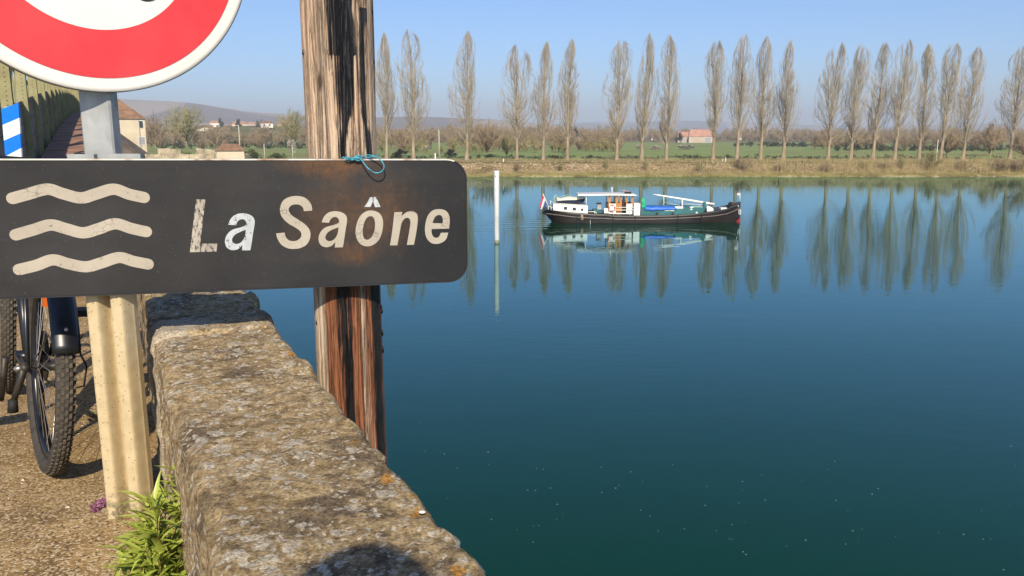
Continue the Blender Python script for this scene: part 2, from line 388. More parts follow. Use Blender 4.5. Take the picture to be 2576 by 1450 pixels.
def m_plain():
    t = NT('far_fields'); p = t.pos(); sx = t.n('SeparateXYZ', {0: p})
    n = t.noise(t.scale(p, (.035, .012, 1)), 1.0, 6, .65); n2 = t.noise(t.scale(p, (.3, .12, 1)), .5, 6, .7)
    cell = t.n('RGBToBW', {0: t.vor(t.scale(p, (.004, .0016, 1)), 1.0, out='Color')}).outputs[0]
    green = t.ramp(n2, [(.3, (.17, .225, .07)), (.7, (.235, .285, .105))])
    far = t.ramp(cell, [(.2, (.075, .105, .03)), (.42, (.17, .125, .07)), (.6, (.30, .22, .13)), (.8, (.085, .12, .04))], 'CONSTANT')
    c = t.mix(t.n('Clamp', {0: t.math('MULTIPLY', t.math('SUBTRACT', sx.outputs[1], 620.0), .01)}).outputs[0], green, far)
    c = t.mix(t.ramp(n, [(.50, 0.), (.66, .75)]), c, (.21, .165, .075))
    return t.done(c, .95, 0, .1)
M['plain'] = m_plain()
def m_hill(name, wood, field):
    t = NT(name); p = t.pos()
    v = t.n('RGBToBW', {0: t.vor(t.scale(p, (.0022, .0012, .006)), 1.0, out='Color')}).outputs[0]; n = t.noise(p, .012, 5, .7)
    return t.done(t.mix(t.ramp(v, [(.56, 0.), (.60, 1.)]), t.ramp(n, [(.3, tuple(x*.7 for x in wood)), (.7, tuple(x*1.25 for x in wood))]), field), 1.0, 0, .05)
M['hill'] = m_hill('wooded_hill', (.15, .112, .088), (.33, .25, .17))

# ------------------------------------------------------------------ the setting: river, banks, plain, hills, quay
def structure(o): o['kind'] = 'structure'; return o
structure(MB().quad((-4000, -400, 0), (4000, -400, 0), (4000, 165, 0), (-4000, 165, 0)).build('river', M['water']))
structure(MB().box((-4000, -420, -4.2), (4000, 168, -4.0)).build('riverbed', M['bank']))

def sheet(name, xs, ys, zf, m):
    X, Y = np.meshgrid(xs, ys); V = np.empty((X.size, 3)); V[:, 0] = X.ravel(); V[:, 1] = Y.ravel()
    V[:, 2] = [zf(a, b) for a, b in zip(V[:, 0], V[:, 1])]
    nx, ny = len(xs), len(ys); i = np.arange(nx*ny).reshape(ny, nx)
    Fq = np.stack([i[:-1, :-1], i[:-1, 1:], i[1:, 1:], i[1:, :-1]], -1).reshape(-1, 4)
    return link(name, fast_mesh(name, V, Fq, m))
PROF = [(156.0, -1.2), (157.9, -.10), (158.4, .22), (159.6, .42), (161.8, .66), (162.6, .95), (164.2, 1.7), (165.6, 2.30), (167.0, 2.42), (172, 2.45), (180, 2.42), (192, 2.40)]
def bank_z(x, y):
    w = 1.1*mnoise.noise(Vector((x*.045, 3.1, 0))) + .5*mnoise.noise(Vector((x*.21, 7.7, 0)))
    yy = y + w*min(1, max(0, (168-y)/9))
    z = np.interp(yy, [a for a, _ in PROF], [b for _, b in PROF])
    return z + (.16*mnoise.noise(Vector((x*.5, y*.7, 0))) + .07*mnoise.noise(Vector((x*1.7, y*1.9, 4)))) * (1 if y > 158.2 else .3)
structure(sheet('far_bank', np.arange(-330, 331, 1.1), np.array([156, 157.4, 157.9, 158.3, 158.8, 159.5, 160.3, 161.2, 162, 162.6, 163.2, 163.8, 164.4, 165, 165.6, 166.2, 167, 168.5, 171, 175, 180, 186, 192]), bank_z, M['bank']))
structure(sheet('towpath', np.arange(-330, 331, 2.2), np.array([167.6, 168.4, 169.2]), lambda x, y: bank_z(x, y)+.10, plain('towpath_dust', (.36, .29, .18), .95, .15, .4)))
def plain_z(x, y):
    return 2.38 - .0 + (.35*mnoise.noise(Vector((x*.02, y*.02, 0))) if y < 900 else 0) * min(1, max(0, (y-192)/40)) + max(0, (y-900))*.0045
structure(sheet('far_plain', np.concatenate([np.arange(-9000, -900, 300), np.arange(-900, 900, 12), np.arange(900, 9001, 300)]), np.concatenate([[191.5], np.arange(200, 900, 14), np.geomspace(900, 9000, 16)]), plain_z, M['plain']))
structure(MB().quad((-4000, 150, 1.9), (-329, 150, 1.9), (-329, 195, 2.3), (-4000, 195, 2.3)).build('far_bank', M['bank']))
structure(MB().quad((329, 157, 1.9), (4000, 157, 1.9), (4000, 195, 2.3), (329, 195, 2.3)).build('far_bank', M['bank']))

def ridge(name, Y, depth, pts, m, seed, rough=5):
    """hill whose skyline follows (picture x, picture y) points seen at distance Y"""
    xs = [aty(a, b, Y).x for a, b in pts]; zs = [aty(a, b, Y).z for a, b in pts]
    X = np.linspace(xs[0], xs[-1], 260); Z = np.interp(X, xs, zs)
    Z = np.convolve(np.pad(Z, 6, mode='edge'), np.ones(13)/13, mode='valid')
    rows = [(-depth, 0.0), (-depth*.75, .22), (-depth*.5, .48), (-depth*.25, .78), (0, 1.0), (depth*.4, .8), (depth, .1)]
    V = []
    for dy, k in rows:
        for x, z in zip(X, Z):
            nn = fbm((x*.004+seed, dy*.004, seed), 4)
            V.append((x*(1+dy/Y*.9), Y+dy+nn*depth*.12*(k > 0), max(2.0, 2.0+(z-2)*k + nn*rough*k)))
    i = np.arange(len(V)).reshape(len(rows), len(X))
    Fq = np.stack([i[:-1, :-1], i[:-1, 1:], i[1:, 1:], i[1:, :-1]], -1).reshape(-1, 4)
    o = link(name, fast_mesh(name, V, Fq, m)); structure(o); o.data.polygons.foreach_set('use_smooth', [True]*len(o.data.polygons)); return o
ridge('hills', 3400, 900, [(-300, 235), (0, 238), (200, 243), (290, 248), (380, 253), (500, 260), (560, 270), (640, 283), (760, 291), (950, 296), (1060, 294), (1180, 299), (1300, 305), (1400, 316), (1480, 326), (1600, 335), (1800, 341)], M['hill'], 1.3)
ridge('hills', 6500, 1500, [(900, 312), (1250, 306), (1400, 313), (1520, 307), (1640, 306), (1730, 303), (1830, 306), (1950, 312), (2080, 316), (2200, 319), (2380, 314), (2500, 311), (2600, 308), (2800, 305), (3100, 300), (3600, 310)], M['hill'], 7.7)

# quay on this side, with the parapet line
WA = Vector((-.402, .950, 0)); WD = Vector((-.6274, 1.2897, 0)).normalized(); WR = Vector((WD.y, -WD.x, 0)); WW = .341
def wl(s, t, z): return Vector((WA.x + WD.x*s + WR.x*t, WA.y + WD.y*s + WR.y*t, z))
def quay_z(a, b): return GROUND + .006*fbm((a*3, b*3, 0), 3) + .004*mnoise.noise(Vector((a*14, b*14, 2)))
def quay_sheet():
    ss = np.concatenate([np.arange(-14, -2, 1.0), np.arange(-2, 5, .05), np.arange(5, 9.01, .5)])
    ts = np.concatenate([np.arange(-26, -3, 1.0), np.arange(-3, .101, .05)])
    V = []
    for t in ts:
        for s in ss:
            p = wl(s, t, 0); V.append((p.x, p.y, quay_z(p.x, p.y)))
    i = np.arange(len(V)).reshape(len(ts), len(ss))
    Fq = np.stack([i[:-1, :-1], i[:-1, 1:], i[1:, 1:], i[1:, :-1]], -1).reshape(-1, 4)
    return link('quay_pavement', fast_mesh('quay_pavement', V, Fq, M['gravel']))
structure(quay_sheet())
qw = MB(); qw.hexa([wl(-14, -26, -4), wl(-14, WW-.03, -4), wl(9, WW-.03, -4), wl(9, -26, -4), wl(-14, -26, 6.86), wl(-14, WW-.03, 6.86), wl(9, WW-.03, 6.86), wl(9, -26, 6.86)])
structure(qw.build('quay_wall', M['masonry']))

# parapet of big stones
def parapet():
    root = thing('stone_parapet', 'low lichen-covered stone parapet wall running along the quay edge beside the river', 'wall', wl(0, WW/2, GROUND))
    zt = EYE.z - .56
    for k, (s0, s1, pale, res) in enumerate([(-1.6, -.25, 0, .02), (-.246, 1.385, 0, .009), (1.39, 1.60, 1, .009), (1.606, 2.75, 0, .012), (2.756, 4.1, 0, .03), (4.106, 5.6, 0, .04), (5.606, 7.4, 0, .05)]):
        # section profile from the foot on the quay side, over the top, to the foot on the river side
        r = .028; prof = []
        hs = np.arange(GROUND-.10, zt-r, max(res, .012))
        prof += [(0, z, -1, 0) for z in hs]
        prof += [(r-r*math.cos(a), zt-r+r*math.sin(a), -math.cos(a), math.sin(a)) for a in np.linspace(0, math.pi/2, 5)]
        prof += [(t, zt, 0, 1) for t in np.arange(r+res, WW-.02, res)]
        prof += [(WW-.02+.02*math.sin(a), zt-.02+.02*math.cos(a), math.sin(a), math.cos(a)) for a in np.linspace(0, math.pi/2, 4)]
        prof += [(WW, z, 1, 0) for z in hs[::-1]]
        ss = np.arange(s0, s1, res); ss = np.append(ss, s1)
        V = []; E = []; Pl = []
        for j, s in enumerate(ss):
            endf = min(1, min(s-s0, s1-s)/.012); sag = (1-endf)*.010
            for (t, z, nt, nz) in prof:
                tl_ = .024*max(0, min(1.6, (1.40-s)/1.40))*max(0, 1-t/WW)
                p = wl(s, t+tl_, z); q = Vector((p.x, p.y, p.z))
                d = .0045*fbm(q*5, 3) + .0038*fbm(q*26, 3, 2.1, .6)
                d += .0035*abs(mnoise.noise(q*60))
                if nt > .3:                                     # broken outer arris
                    d += .024*(mnoise.noise(Vector((s*5.0, 2, z*2))) - .12) + .016*mnoise.noise(Vector((s*17, 5, z*9)))
                if nt > -.01 and t > WW-.06: d += .012*mnoise.noise(Vector((s*11, 9, 0)))
                if nt < -.3: d += .010*fbm((s*7, 4, z*16), 3)
                d -= sag + .006*(k % 2)*(nz > .5) 
                if pale: d += .004
                V.append((p.x + (WR.x*nt)*d, p.y + (WR.y*nt)*d, p.z + nz*d))
                E.append(1.0 if t > WW-.05 else 0.0)
                Pl.append(max(0, min(1, 1.25*pale*(1 - .85*(t > .75*WW*(.6+.5*mnoise.noise(q*9)))))))
        n = len(prof); i = np.arange(len(V)).reshape(len(ss), n)
        i2 = np.roll(i, -1, axis=1)
        Fq = np.stack([i[:-1], i[1:], i2[1:], i2[:-1]], -1).reshape(-1, 4)
        me = fast_mesh('stone', V, Fq, M['stone'], {'edge': E, 'pale': Pl})
        bm = bmesh.new(); bm.from_mesh(me); bmesh.ops.holes_fill(bm, edges=[e for e in bm.edges if e.is_boundary], sides=0); bm.to_mesh(me); bm.free()
        me.polygons.foreach_set('use_smooth', [True]*len(me.polygons))
        link('stone', me, root)
parapet()

# ------------------------------------------------------------------ the river-name sign
SG_Y0, SG_YAW = 2.12, math.radians(14.5)
_d0 = ray(290, 500); SG_O = EYE + _d0*(SG_Y0/_d0.y)
SG_EX = Vector((math.cos(SG_YAW), math.sin(SG_YAW), 0)); SG_N = Vector((math.sin(SG_YAW), -math.cos(SG_YAW), 0))
def on_sign(x, y):                 # picture point -> (along, up) in the plate's plane
    d = ray(x, y); t = (SG_O-EYE).dot(SG_N)/d.dot(SG_N); p = EYE+d*t-SG_O
    return (p.dot(SG_EX), p.z)
def z3(x, y): return on_sign((900+x/2.266)/SN, (600+y/2.266)/SN)     # from the enlarged right half
def z2(x, y): return on_sign((x/2.266)/SN, (600+y/2.266)/SN)         # from the enlarged left half
BL = (*z3(1230, 620), *z3(1180, 940), *z3(960, 120))
XB = z3(1600, 500)[0]
M['enamel'] = m_enamel()
def catmull(pts, sub=6, sharp=()):
    n = len(pts); out = []
    P = [Vector(p).to_2d() for p in pts]
    for i in range(n):
        p0, p1, p2, p3 = P[i-1], P[i], P[(i+1) % n], P[(i+2) % n]
        if i in sharp: p0 = p1 - (p2-p1)*.3
        if (i+1) % n in sharp: p3 = p2 + (p2-p1)*.3
        if i in sharp and (i+1) % n in sharp:
            out.append(p1); continue
        for k in range(sub):
            t = k/sub
            out.append(.5*((2*p1)+(p2-p0)*t+(2*p0-5*p1+4*p2-p3)*t*t+(3*p1-p0-3*p2+p3)*t**3))
    return out
def sign_frame(o, parent):
    o.parent = parent
    return o
def flat_shape(name, loops, m, parent, off, thick, ox=None):
    """filled outline (with holes) standing on the plate, thickness towards the viewer"""
    cu = bpy.data.curves.new(name, 'CURVE'); cu.dimensions = '2D'; cu.fill_mode = 'BOTH'; cu.extrude = thick/2
    for lp in loops:
        sp = cu.splines.new('POLY'); sp.points.add(len(lp)-1); sp.use_cyclic_u = True
        for q, p in zip(sp.points, lp): q.co = (p[0], p[1], 0, 1)
    tmp = bpy.data.objects.new(name, cu); COL.objects.link(tmp)
    dg = bpy.context.evaluated_depsgraph_get(); me = bpy.data.meshes.new_from_object(tmp.evaluated_get(dg))
    bpy.data.objects.remove(tmp); bpy.data.curves.remove(cu)
    for v in me.vertices:                      # curve plane xy -> plate frame x, z ; extrusion -> -y (towards the viewer)
        v.co = (v.co.x, -off - thick/2 - v.co.z, v.co.y)
    me.name = name; me.materials.clear(); me.materials.append(m)
    o = bpy.data.objects.new(name, me); COL.objects.link(o); o.parent = parent
    return o
def rounded(x0, x1, z0, z1, r, slope=0.0, n=8):
    pts = []
    for cx, cz, a0 in ((x1-r, z1-r, 0), (x0+r, z1-r, 90), (x0+r, z0+r, 180), (x1-r, z0+r, 270)):
        for k in range(n+1):
            a = math.radians(a0+90*k/n); pts.append((cx+r*math.cos(a), cz+r*math.sin(a)))
    return [(x, z+slope*(x-x0)) for x, z in pts]
def name_sign():
    root = thing('river_name_sign', 'long black sign reading La Saône with three cream waves and rust stains', 'sign', (SG_O.x, SG_O.y, GROUND), rotz=SG_YAW)
    up = SG_O.z - GROUND
    fr = bpy.data.objects.new('plate', None)
    # picture corners give the plate's extent; it droops very slightly to the right
    tl, bl_, tr, br = on_sign(0, 399), on_sign(0, 754), on_sign(1168, 450), on_sign(1168, 660)
    x1 = tr[0]+.004; x0 = tl[0]-.10
    zt_l, zb_l = tl[1], bl_[1]; zt_r, zb_r = on_sign(1050, 407)[1], on_sign(1050, 707)[1]
    sl = ((zt_r-zt_l)+(zb_r-zb_l))/2/(on_sign(1050, 407)[0]-tl[0])
    h0, h1 = ((zb_l+zb_r)/2 - sl*(x1-x0)/2*.9), ((zt_l+zt_r)/2 - sl*(x1-x0)/2*.9)
    def up_(l): return [(x, z+up) for x, z in l]
    pl = flat_shape('plate', [up_(rounded(x0, x1, h0, h1, .056, sl))], M['enamel'], root, -.012, .012)
    # texture space of the plate = plane coordinates: shift its mesh so that object z is measured from the plane origin
    for v in pl.data.vertices: v.co.z -= up
    pl.location.z = up
    ri = rounded(x0, x1, h0, h1, .056, sl, 8); ro = rounded(x0-.0035, x1+.0035, h0-.0035, h1+.0035, .058, sl, 8)
    rm = MB(); rm2 = MB(); n = len(ri)
    for k in range(n):
        a, b, c, d = ri[k], ri[(k+1) % n], ro[(k+1) % n], ro[k]
        A, B, C_, D_ = [(p[0], -.003, p[1]) for p in (a, b, c, d)]
        A2, B2, C2, D2 = [(p[0], .020, p[1]) for p in (a, b, c, d)]
        (rm if (a[1]+b[1])/2 > h1-.006+sl*((a[0]+b[0])/2-x0) else rm2).quad(A, B, C_, D_).quad(D_, C_, C2, D2).quad(D2, C2, B2, A2)
    o = rm.build('edge', M['rim']); o.parent = pl; o = rm2.build('edge', M['sign_black']); o.parent = pl
    def wave(pts, half):
        P = catmull(pts, 8)[:-8*1] if False else None
        c = [Vector(p) for p in pts]; out = []
        # open Catmull-Rom
        for i in range(len(c)-1):
            p0, p1, p2, p3 = c[max(i-1, 0)], c[i], c[i+1], c[min(i+2, len(c)-1)]
            for k in range(8):
                t = k/8; out.append(.5*((2*p1)+(p2-p0)*t+(2*p0-5*p1+4*p2-p3)*t*t+(3*p1-p0-3*p2+p3)*t**3))
        out.append(c[-1]); L = []; Rr = []
        for i, p in enumerate(out):
            d = (out[min(i+1, len(out)-1)]-out[max(i-1, 0)]).normalized(); nn = Vector((-d.y, d.x)); L.append(p+nn*half); Rr.append(p-nn*half)
        def cap(c0, d, s):
            a0 = math.atan2(d.y, d.x); return [c0+Vector((math.cos(a0+s*t), math.sin(a0+s*t)))*half for t in np.linspace(math.pi/2, -math.pi/2, 9)[1:-1]]
        d1 = (out[-1]-out[-2]).normalized(); d0 = (out[0]-out[1]).normalized()
        return L + cap(out[-1], d1, 1) + Rr[::-1] + cap(out[0], d0, 1)
    W1 = [(115,440),(250,403),(430,357),(570,397),(735,436),(870,400),(1030,357),(1170,402),(1305,432)]
    W2 = [(145,770),(300,726),(460,681),(600,715),(755,752),(900,714),(1045,670),(1190,712),(1325,742)]
    W3 = [(175,1085),(330,1047),(480,997),(620,1032),(780,1060),(920,1024),(1080,976),(1210,1010),(1342,1036)]
    half = (z2(430, 305)[1]-z2(430, 410)[1])/2
    for wv in (W1, W2, W3):
        o = flat_shape('wave', [[(p[0], p[1]) for p in wave([z2(*q) for q in wv], half)]], M['decal'], pl, .0004, .0009)
    S_ = [(790,552),(715,556),(705,522),(675,499),(637,495),(600,505),(578,532),(582,562),(606,594),(650,624),(710,664),(755,706),(775,757),(768,810),(740,858),(690,888),(630,898),(570,892),(512,860),(476,806),(463,757),(540,750),(551,790),(577,818),(615,828),(655,820),(684,797),(693,766),(680,736),(640,706),(570,664),(520,614),(499,560),(504,505),(531,457),(582,428),(650,418),(720,432),(768,474),(787,515)]
    A_ = [(876,657),(943,662),(957,630),(985,610),(1014,612),(1032,634),(1030,660),(985,681),(910,703),(864,748),(848,800),(858,850),(890,877),(930,882),(970,867),(1000,832),(995,885),(1068,883),(1078,828),(1092,730),(1106,640),(1096,596),(1060,568),(1000,556),(940,568),(897,606)]
    Ah = [(1030,702),(1019,765),(988,812),(946,828),(915,812),(911,782),(934,746),(978,722)]
    O_ = [(1330,550),(1390,568),(1426,618),(1432,690),(1416,770),(1376,838),(1310,873),(1245,865),(1201,820),(1183,750),(1194,670),(1226,600),(1275,560)]
    Oh = [(1325,601),(1352,625),(1360,680),(1350,748),(1321,799),(1285,815),(1257,795),(1248,742),(1258,672),(1285,617)]
    C1 = [(1262,518),(1300,462),(1312,430),(1336,428),(1340,466),(1318,518)]
    C2 = [(1346,428),(1370,428),(1392,480),(1410,518),(1360,520),(1346,478)]
    N_ = [(1535,565),(1607,563),(1600,602),(1642,567),(1692,557),(1735,576),(1747,622),(1736,730),(1712,860),(1648,862),(1672,722),(1680,648),(1660,617),(1626,626),(1599,668),(1581,760),(1562,865),(1495,866),(1515,740)]
    E_ = [(2030,714),(2036,650),(2030,592),(2000,552),(1945,537),(1886,548),(1842,590),(1818,660),(1812,738),(1829,803),(1869,844),(1920,853),(1970,838),(2005,806),(2023,750),(1955,752),(1941,784),(1915,798),(1886,784),(1872,750),(1872,718)]
    Eh = [(1880,663),(1899,614),(1934,590),(1964,601),(1974,636),(1972,667)]
    L_ = [(1778,450),(1862,450),(1815,850),(1970,850),(1962,922),(1722,928)]
    def a1(p): return (((p[0]-848)*1.045)+0, (p[1]-556)*1.024+575)
    glyphs = [('L', [[z2(*p) for p in L_]], M['decal3']),
              ('a', [catmull([z3(*a1(p)) for p in A_], 5, (0, 1, 15, 16, 17)), catmull([z3(*a1(p)) for p in Ah], 5, (0,))], M['decal2']),
              ('S', [catmull([z3(*p) for p in S_], 4, (0, 1, 20, 21))], M['decal']),
              ('a', [catmull([z3(*p) for p in A_], 5, (0, 1, 15, 16, 17)), catmull([z3(*p) for p in Ah], 5, (0,))], M['decal']),
              ('o', [catmull([z3(*p) for p in O_], 5), catmull([z3(*p) for p in Oh], 5)], M['decal']),
              ('^', [[z3(*p) for p in C1]], M['decal2']), ('^', [[z3(*p) for p in C2]], M['decal2']),
              ('n', [catmull([z3(*p) for p in N_], 4, (0, 1, 2, 8, 9, 16, 17))], M['decal']),
              ('e', [catmull([z3(*p) for p in E_], 4, (0, 14, 15, 20)), catmull([z3(*p) for p in Eh], 4, (0, 5))], M['decal'])]
    for ch, loops, m in glyphs:
        flat_shape('accent' if ch == '^' else 'letter', [[(p[0], p[1]) for p in l] for l in loops], m, pl, .0004, .0009)
    # cream double-rib post behind the plate
    ps = MB(); cx = (272+378)/2
    b0 = atz(271, 1300, GROUND); b1 = atz(377, 1300, GROUND); w = (b1-b0).length; c = (b0+b1)/2
    prof = []
    n = 56
    for k in range(n+1):
        u = -1+2*k/n; au = abs(u)
        rib = math.exp(-((au-.54)/.385)**6); d = -.046*rib
        prof.append((u*w/2*(1 if au < .98 else 1), d))
    back = [(w/2, .02), (-w/2, .02)]
    ring = [Vector((c.x+x, c.y+.02+y, 0)) for x, y in prof + back]
    zs = [GROUND-.15, GROUND+.1, GROUND+.3, GROUND+.6, SG_O.z+.075]
    V = [(p.x, p.y, z) for z in zs for p in ring]; m_ = len(ring)
    ps.v = V; ps.f = [(i*m_+k, i*m_+(k+1) % m_, (i+1)*m_+(k+1) % m_, (i+1)*m_+k) for i in range(len(zs)-1) for k in range(m_)] + [tuple((len(zs)-1)*m_+k for k in range(m_))]
    po = ps.build('support_post', M['cream'], root, False)
    for v in po.data.vertices: v.co -= Vector((c.x, c.y, GROUND))
    po.matrix_parent_inverse = wmat(root).inverted(); po.location = (c.x, c.y, GROUND)
    po['label'] = 'cream painted double-rib steel post'
    # pale clamp bars behind the plate's top edge
    for xa, xb, ya, yb in ((178, 246, 388, 402), (262, 362, 387, 402)):
        q0 = aty(xa, ya, 2.235); q1 = aty(xb, yb, 2.235)
        mb = MB(); mb.box((q0.x, 2.215, q1.z-.01), (q1.x, 2.235, q0.z)); mb.build('clamp', M['galv'], root)
    return root
name_sign()

# ------------------------------------------------------------------ round prohibition sign on a galvanised post
def round_sign():
    c = Vector((-1.11, 2.25, EYE.z+.54)); yaw = math.radians(39); R = .425
    root = thing('round_traffic_sign', 'round white sign with a broad red ring on a galvanised post', 'traffic sign', (c.x, c.y+.05, GROUND))
    nrm = Vector((math.sin(yaw), -math.cos(yaw), 0))
    mb = MB(); mb.lathe([(0, -.001), (R-.012, -.001), (R-.002, -.002), (R, -.006), (R, -.030), (R-.006, -.032), (R-.006, -.008), (0, -.008)], c, nrm, 128); mb.build('disc', M['sign_white'], root, True)
    def ringm(name, r0, r1, m, h):
        mb = MB(); mb.lathe([(r0, h), (r1, h), (r1, h-.0006), (r0, h-.0006)], c, nrm, 128, True) if r0 > 0 else mb.lathe([(0, h), (r1, h), (r1, h-.0006), (0, h-.0006)], c, nrm, 128)
        return mb.build(name, m, root)
    ringm('red_ring', .262, .388, M['sign_red'], .0006)
    mb = MB(); mb.lathe([(R+.0012, -.0045), (R+.0012, -.033), (R-.004, -.034), (R-.004, -.0335)], c, nrm, 128); mb.build('rim', M['sign_back'], root, True)
    ex = Vector((math.cos(yaw), math.sin(yaw), 0))
    # the only mark in view is the rounded foot of a dark symbol
    r = ray(585/SN, 6/SN); t = (c-EYE).dot(nrm)/r.dot(nrm); foot = EYE+r*t-c
    fx, fz = foot.dot(ex), foot.z
    mb = MB(); ring = []
    for k in range(48):
        a = 2*math.pi*k/48; ring.append((fx+.062*math.cos(a), fz+.098+.098*math.sin(a)))
    A = [c+ex*x+Vector((0, 0, z))+nrm*.0012 for x, z in ring]; B = [p-nrm*.001 for p in A]
    mb.v = [tuple(p) for p in A+B]; mb.f = [tuple(range(48))[::-1]] + [(k, (k+1) % 48, 48+(k+1) % 48, 48+k) for k in range(48)]
    mb.build('symbol', M['sign_black'], root)
    px = aty(252, 320, 2.30)
    hw = .0435
    mb = MB(); bo = [(-hw, -.02), (-hw+.005, -.025), (hw-.005, -.025), (hw, -.02), (hw, .02), (hw-.005, .025), (-hw+.005, .025), (-hw, .02)]
    zz = [GROUND-.2, c.z+.40]
    mb.v = [(px.x+a, 2.305+b, z) for z in zz for a, b in bo]; n = 8
    mb.f = [(k, (k+1) % n, n+(k+1) % n, n+k) for k in range(n)] + [tuple(range(n))[::-1], tuple(range(n, 2*n))]
    mb.build('post', M['galv'], root)
    for dz in (-.22, .22):
        q = c-nrm*.011+Vector((0, 0, dz)); mb = MB(); mb.hexa([q+ex*a-nrm*b+Vector((0, 0, z)) for z in (-.02, .02) for a, b in ((-.11, 0), (.11, 0), (.11, .016), (-.11, .016))]); mb.build('bracket', M['sign_back'], root)
round_sign()

# ------------------------------------------------------------------ tarred wooden pole with runs of tar
PX, PY, PR = aty(853, 200, 2.425).x, 2.425, .102
def wood_pole():
    root = thing('wooden_pole', 'weathered round wooden pole streaked with black tar runs, standing behind the sign in the river', 'pole', (PX, PY, -4))
    na = 200; z0, z1 = EYE.z-1.35, EYE.z+.62; zs = np.arange(z0, z1, .006)
    facing = math.atan2(0-PY, 0-PX)
    V = []; T = []; Rd = []
    for z in zs:
        zr = z-EYE.z
        for k in range(na):
            a = 2*math.pi*k/na; rel = (a-facing+math.pi) % (2*math.pi)-math.pi
            u = math.sin(rel) if abs(rel) < math.pi/2 else math.copysign(2-abs(math.sin(rel)), rel)     # -1 left .. 1 right in the view
            st = mnoise.noise(Vector((u*11, zr*1.1, 3))) ; st2 = mnoise.noise(Vector((u*27, zr*2.0, 8))); bl = mnoise.noise(Vector((u*3.0, zr*1.4, 1)))
            edge = .10*mnoise.noise(Vector((2.2, zr*3.3, 6)))
            if zr > -.12:                       # above the sign: light wood, one wide run with a forked foot, a second on the right
                cen = .05 + .05*math.sin(zr*7) + edge*.5
                wid = .26*max(0, min(1, (zr-.03)/.20)) + .10 + .05*st
                run = 1.30-abs((u-cen)/max(wid, .02)) + .40*st2
                if zr < .22: run = run*.55 + .9*st2 - max(0, .10-zr)*1.5 + (.25 if abs(u-cen) < .3 else -.6)
                run2 = .75-abs((u-.72+.10*math.sin(zr*9))/.15) + .9*st + (-.45 if zr > .35 else .0)
                thin = .9*st2+.65*st - .95 if u > -.30 else -1.0
                tar = max(run, run2, thin+.25*(u > .1))
                red = .25 + .9*max(0, -.0+st)*(u > -.4) 
            else:                               # below: creosote red, broad dark centre
                run = 1.0-abs((u-.04-.12*math.sin(zr*3.0))/.30) + .55*st + .35*bl
                run2 = 1.05-abs((u-.80)/.15) + .8*st
                thin = .9*st2+.7*st-.75 if -.55 < u < .62 else -1
                tar = max(run-.25, run2-.1, thin-.12)
                red = .95 if u > -.62+.12*st else .15
                if .38 < u < .66: red = .55+.6*st
            tar += .30*mnoise.noise(Vector((u*40, zr*7, 12))) + .22*mnoise.noise(Vector((u*14, zr*16, 15)))
            tar_v = max(0, min(1, .5+tar*.45-.12))
            if abs(rel) > math.pi/2: tar_v = max(0, min(1, .4+.6*st)); red = .5
            groove = .0035*min(0, st2*1.4+.2*st) + .0018*st
            rad = PR*(1.0+.010*(-zr)) + groove + .0028*max(0, min(1, (tar_v-.42)*7)) + .0016*bl
            V.append((PX+rad*math.cos(a)-PX, PY+rad*math.sin(a)-PY, z+4)); T.append(tar_v); Rd.append(red)
    i = np.arange(len(V)).reshape(len(zs), na); i2 = np.roll(i, -1, 1)
    Fq = np.stack([i[:-1], i2[:-1], i2[1:], i[1:]], -1).reshape(-1, 4)
    me = fast_mesh('shaft', V, Fq, M['wood'], {'tar': T, 'red': Rd}); me.polygons.foreach_set('use_smooth', [True]*len(me.polygons))
    o = bpy.data.objects.new('shaft', me); COL.objects.link(o); o.parent = root
    for name, za, zb in (('lower_shaft', -4, z0+.01), ('upper_shaft', z1-.012, z1+.20)):
        mb = MB(); mb.tube([(0, 0, za+4), (0, 0, zb+4)], [PR*1.03 if za < 0 else PR*.995, PR*1.01 if za < 0 else PR*.93], 48)
        o = mb.build(name, M['wood'], None, True); o.parent = root
        for an in ('tar', 'red'):
            at = o.data.attributes.new(an, 'FLOAT', 'POINT'); at.data.foreach_set('value', np.full(len(o.data.vertices), .35 if an == 'tar' else .8, np.float32))
    rng = random.Random(4)
    # hanging tar drops and knots, most of them on the right side
    for (xd, yd) in ((938, 20), (941, 150), (766, 130), (975, 800), (979, 905), (977, 860), (800, 820)):
        ud = max(-.985, min(.985, (xd - (853 + (yd-200)*.0445))/88.0)); zz = aty(xd, yd, PY-.09).z
        a = facing + math.asin(ud); R_ = PR*(1+.010*(EYE.z-zz))
        p = Vector((R_*math.cos(a), R_*math.sin(a), zz+4))
        mb = MB(); L = rng.uniform(.008, .02)
        mb.ball((p.x, p.y, p.z), rng.uniform(.003, .0055), 10, (1, 1, 1.8)); mb.tube([p, p+Vector((0, 0, L))], [.004, .0015], 8)
        o = mb.build('tar_drop', M['tar'], None, True); o.parent = root
wood_pole()

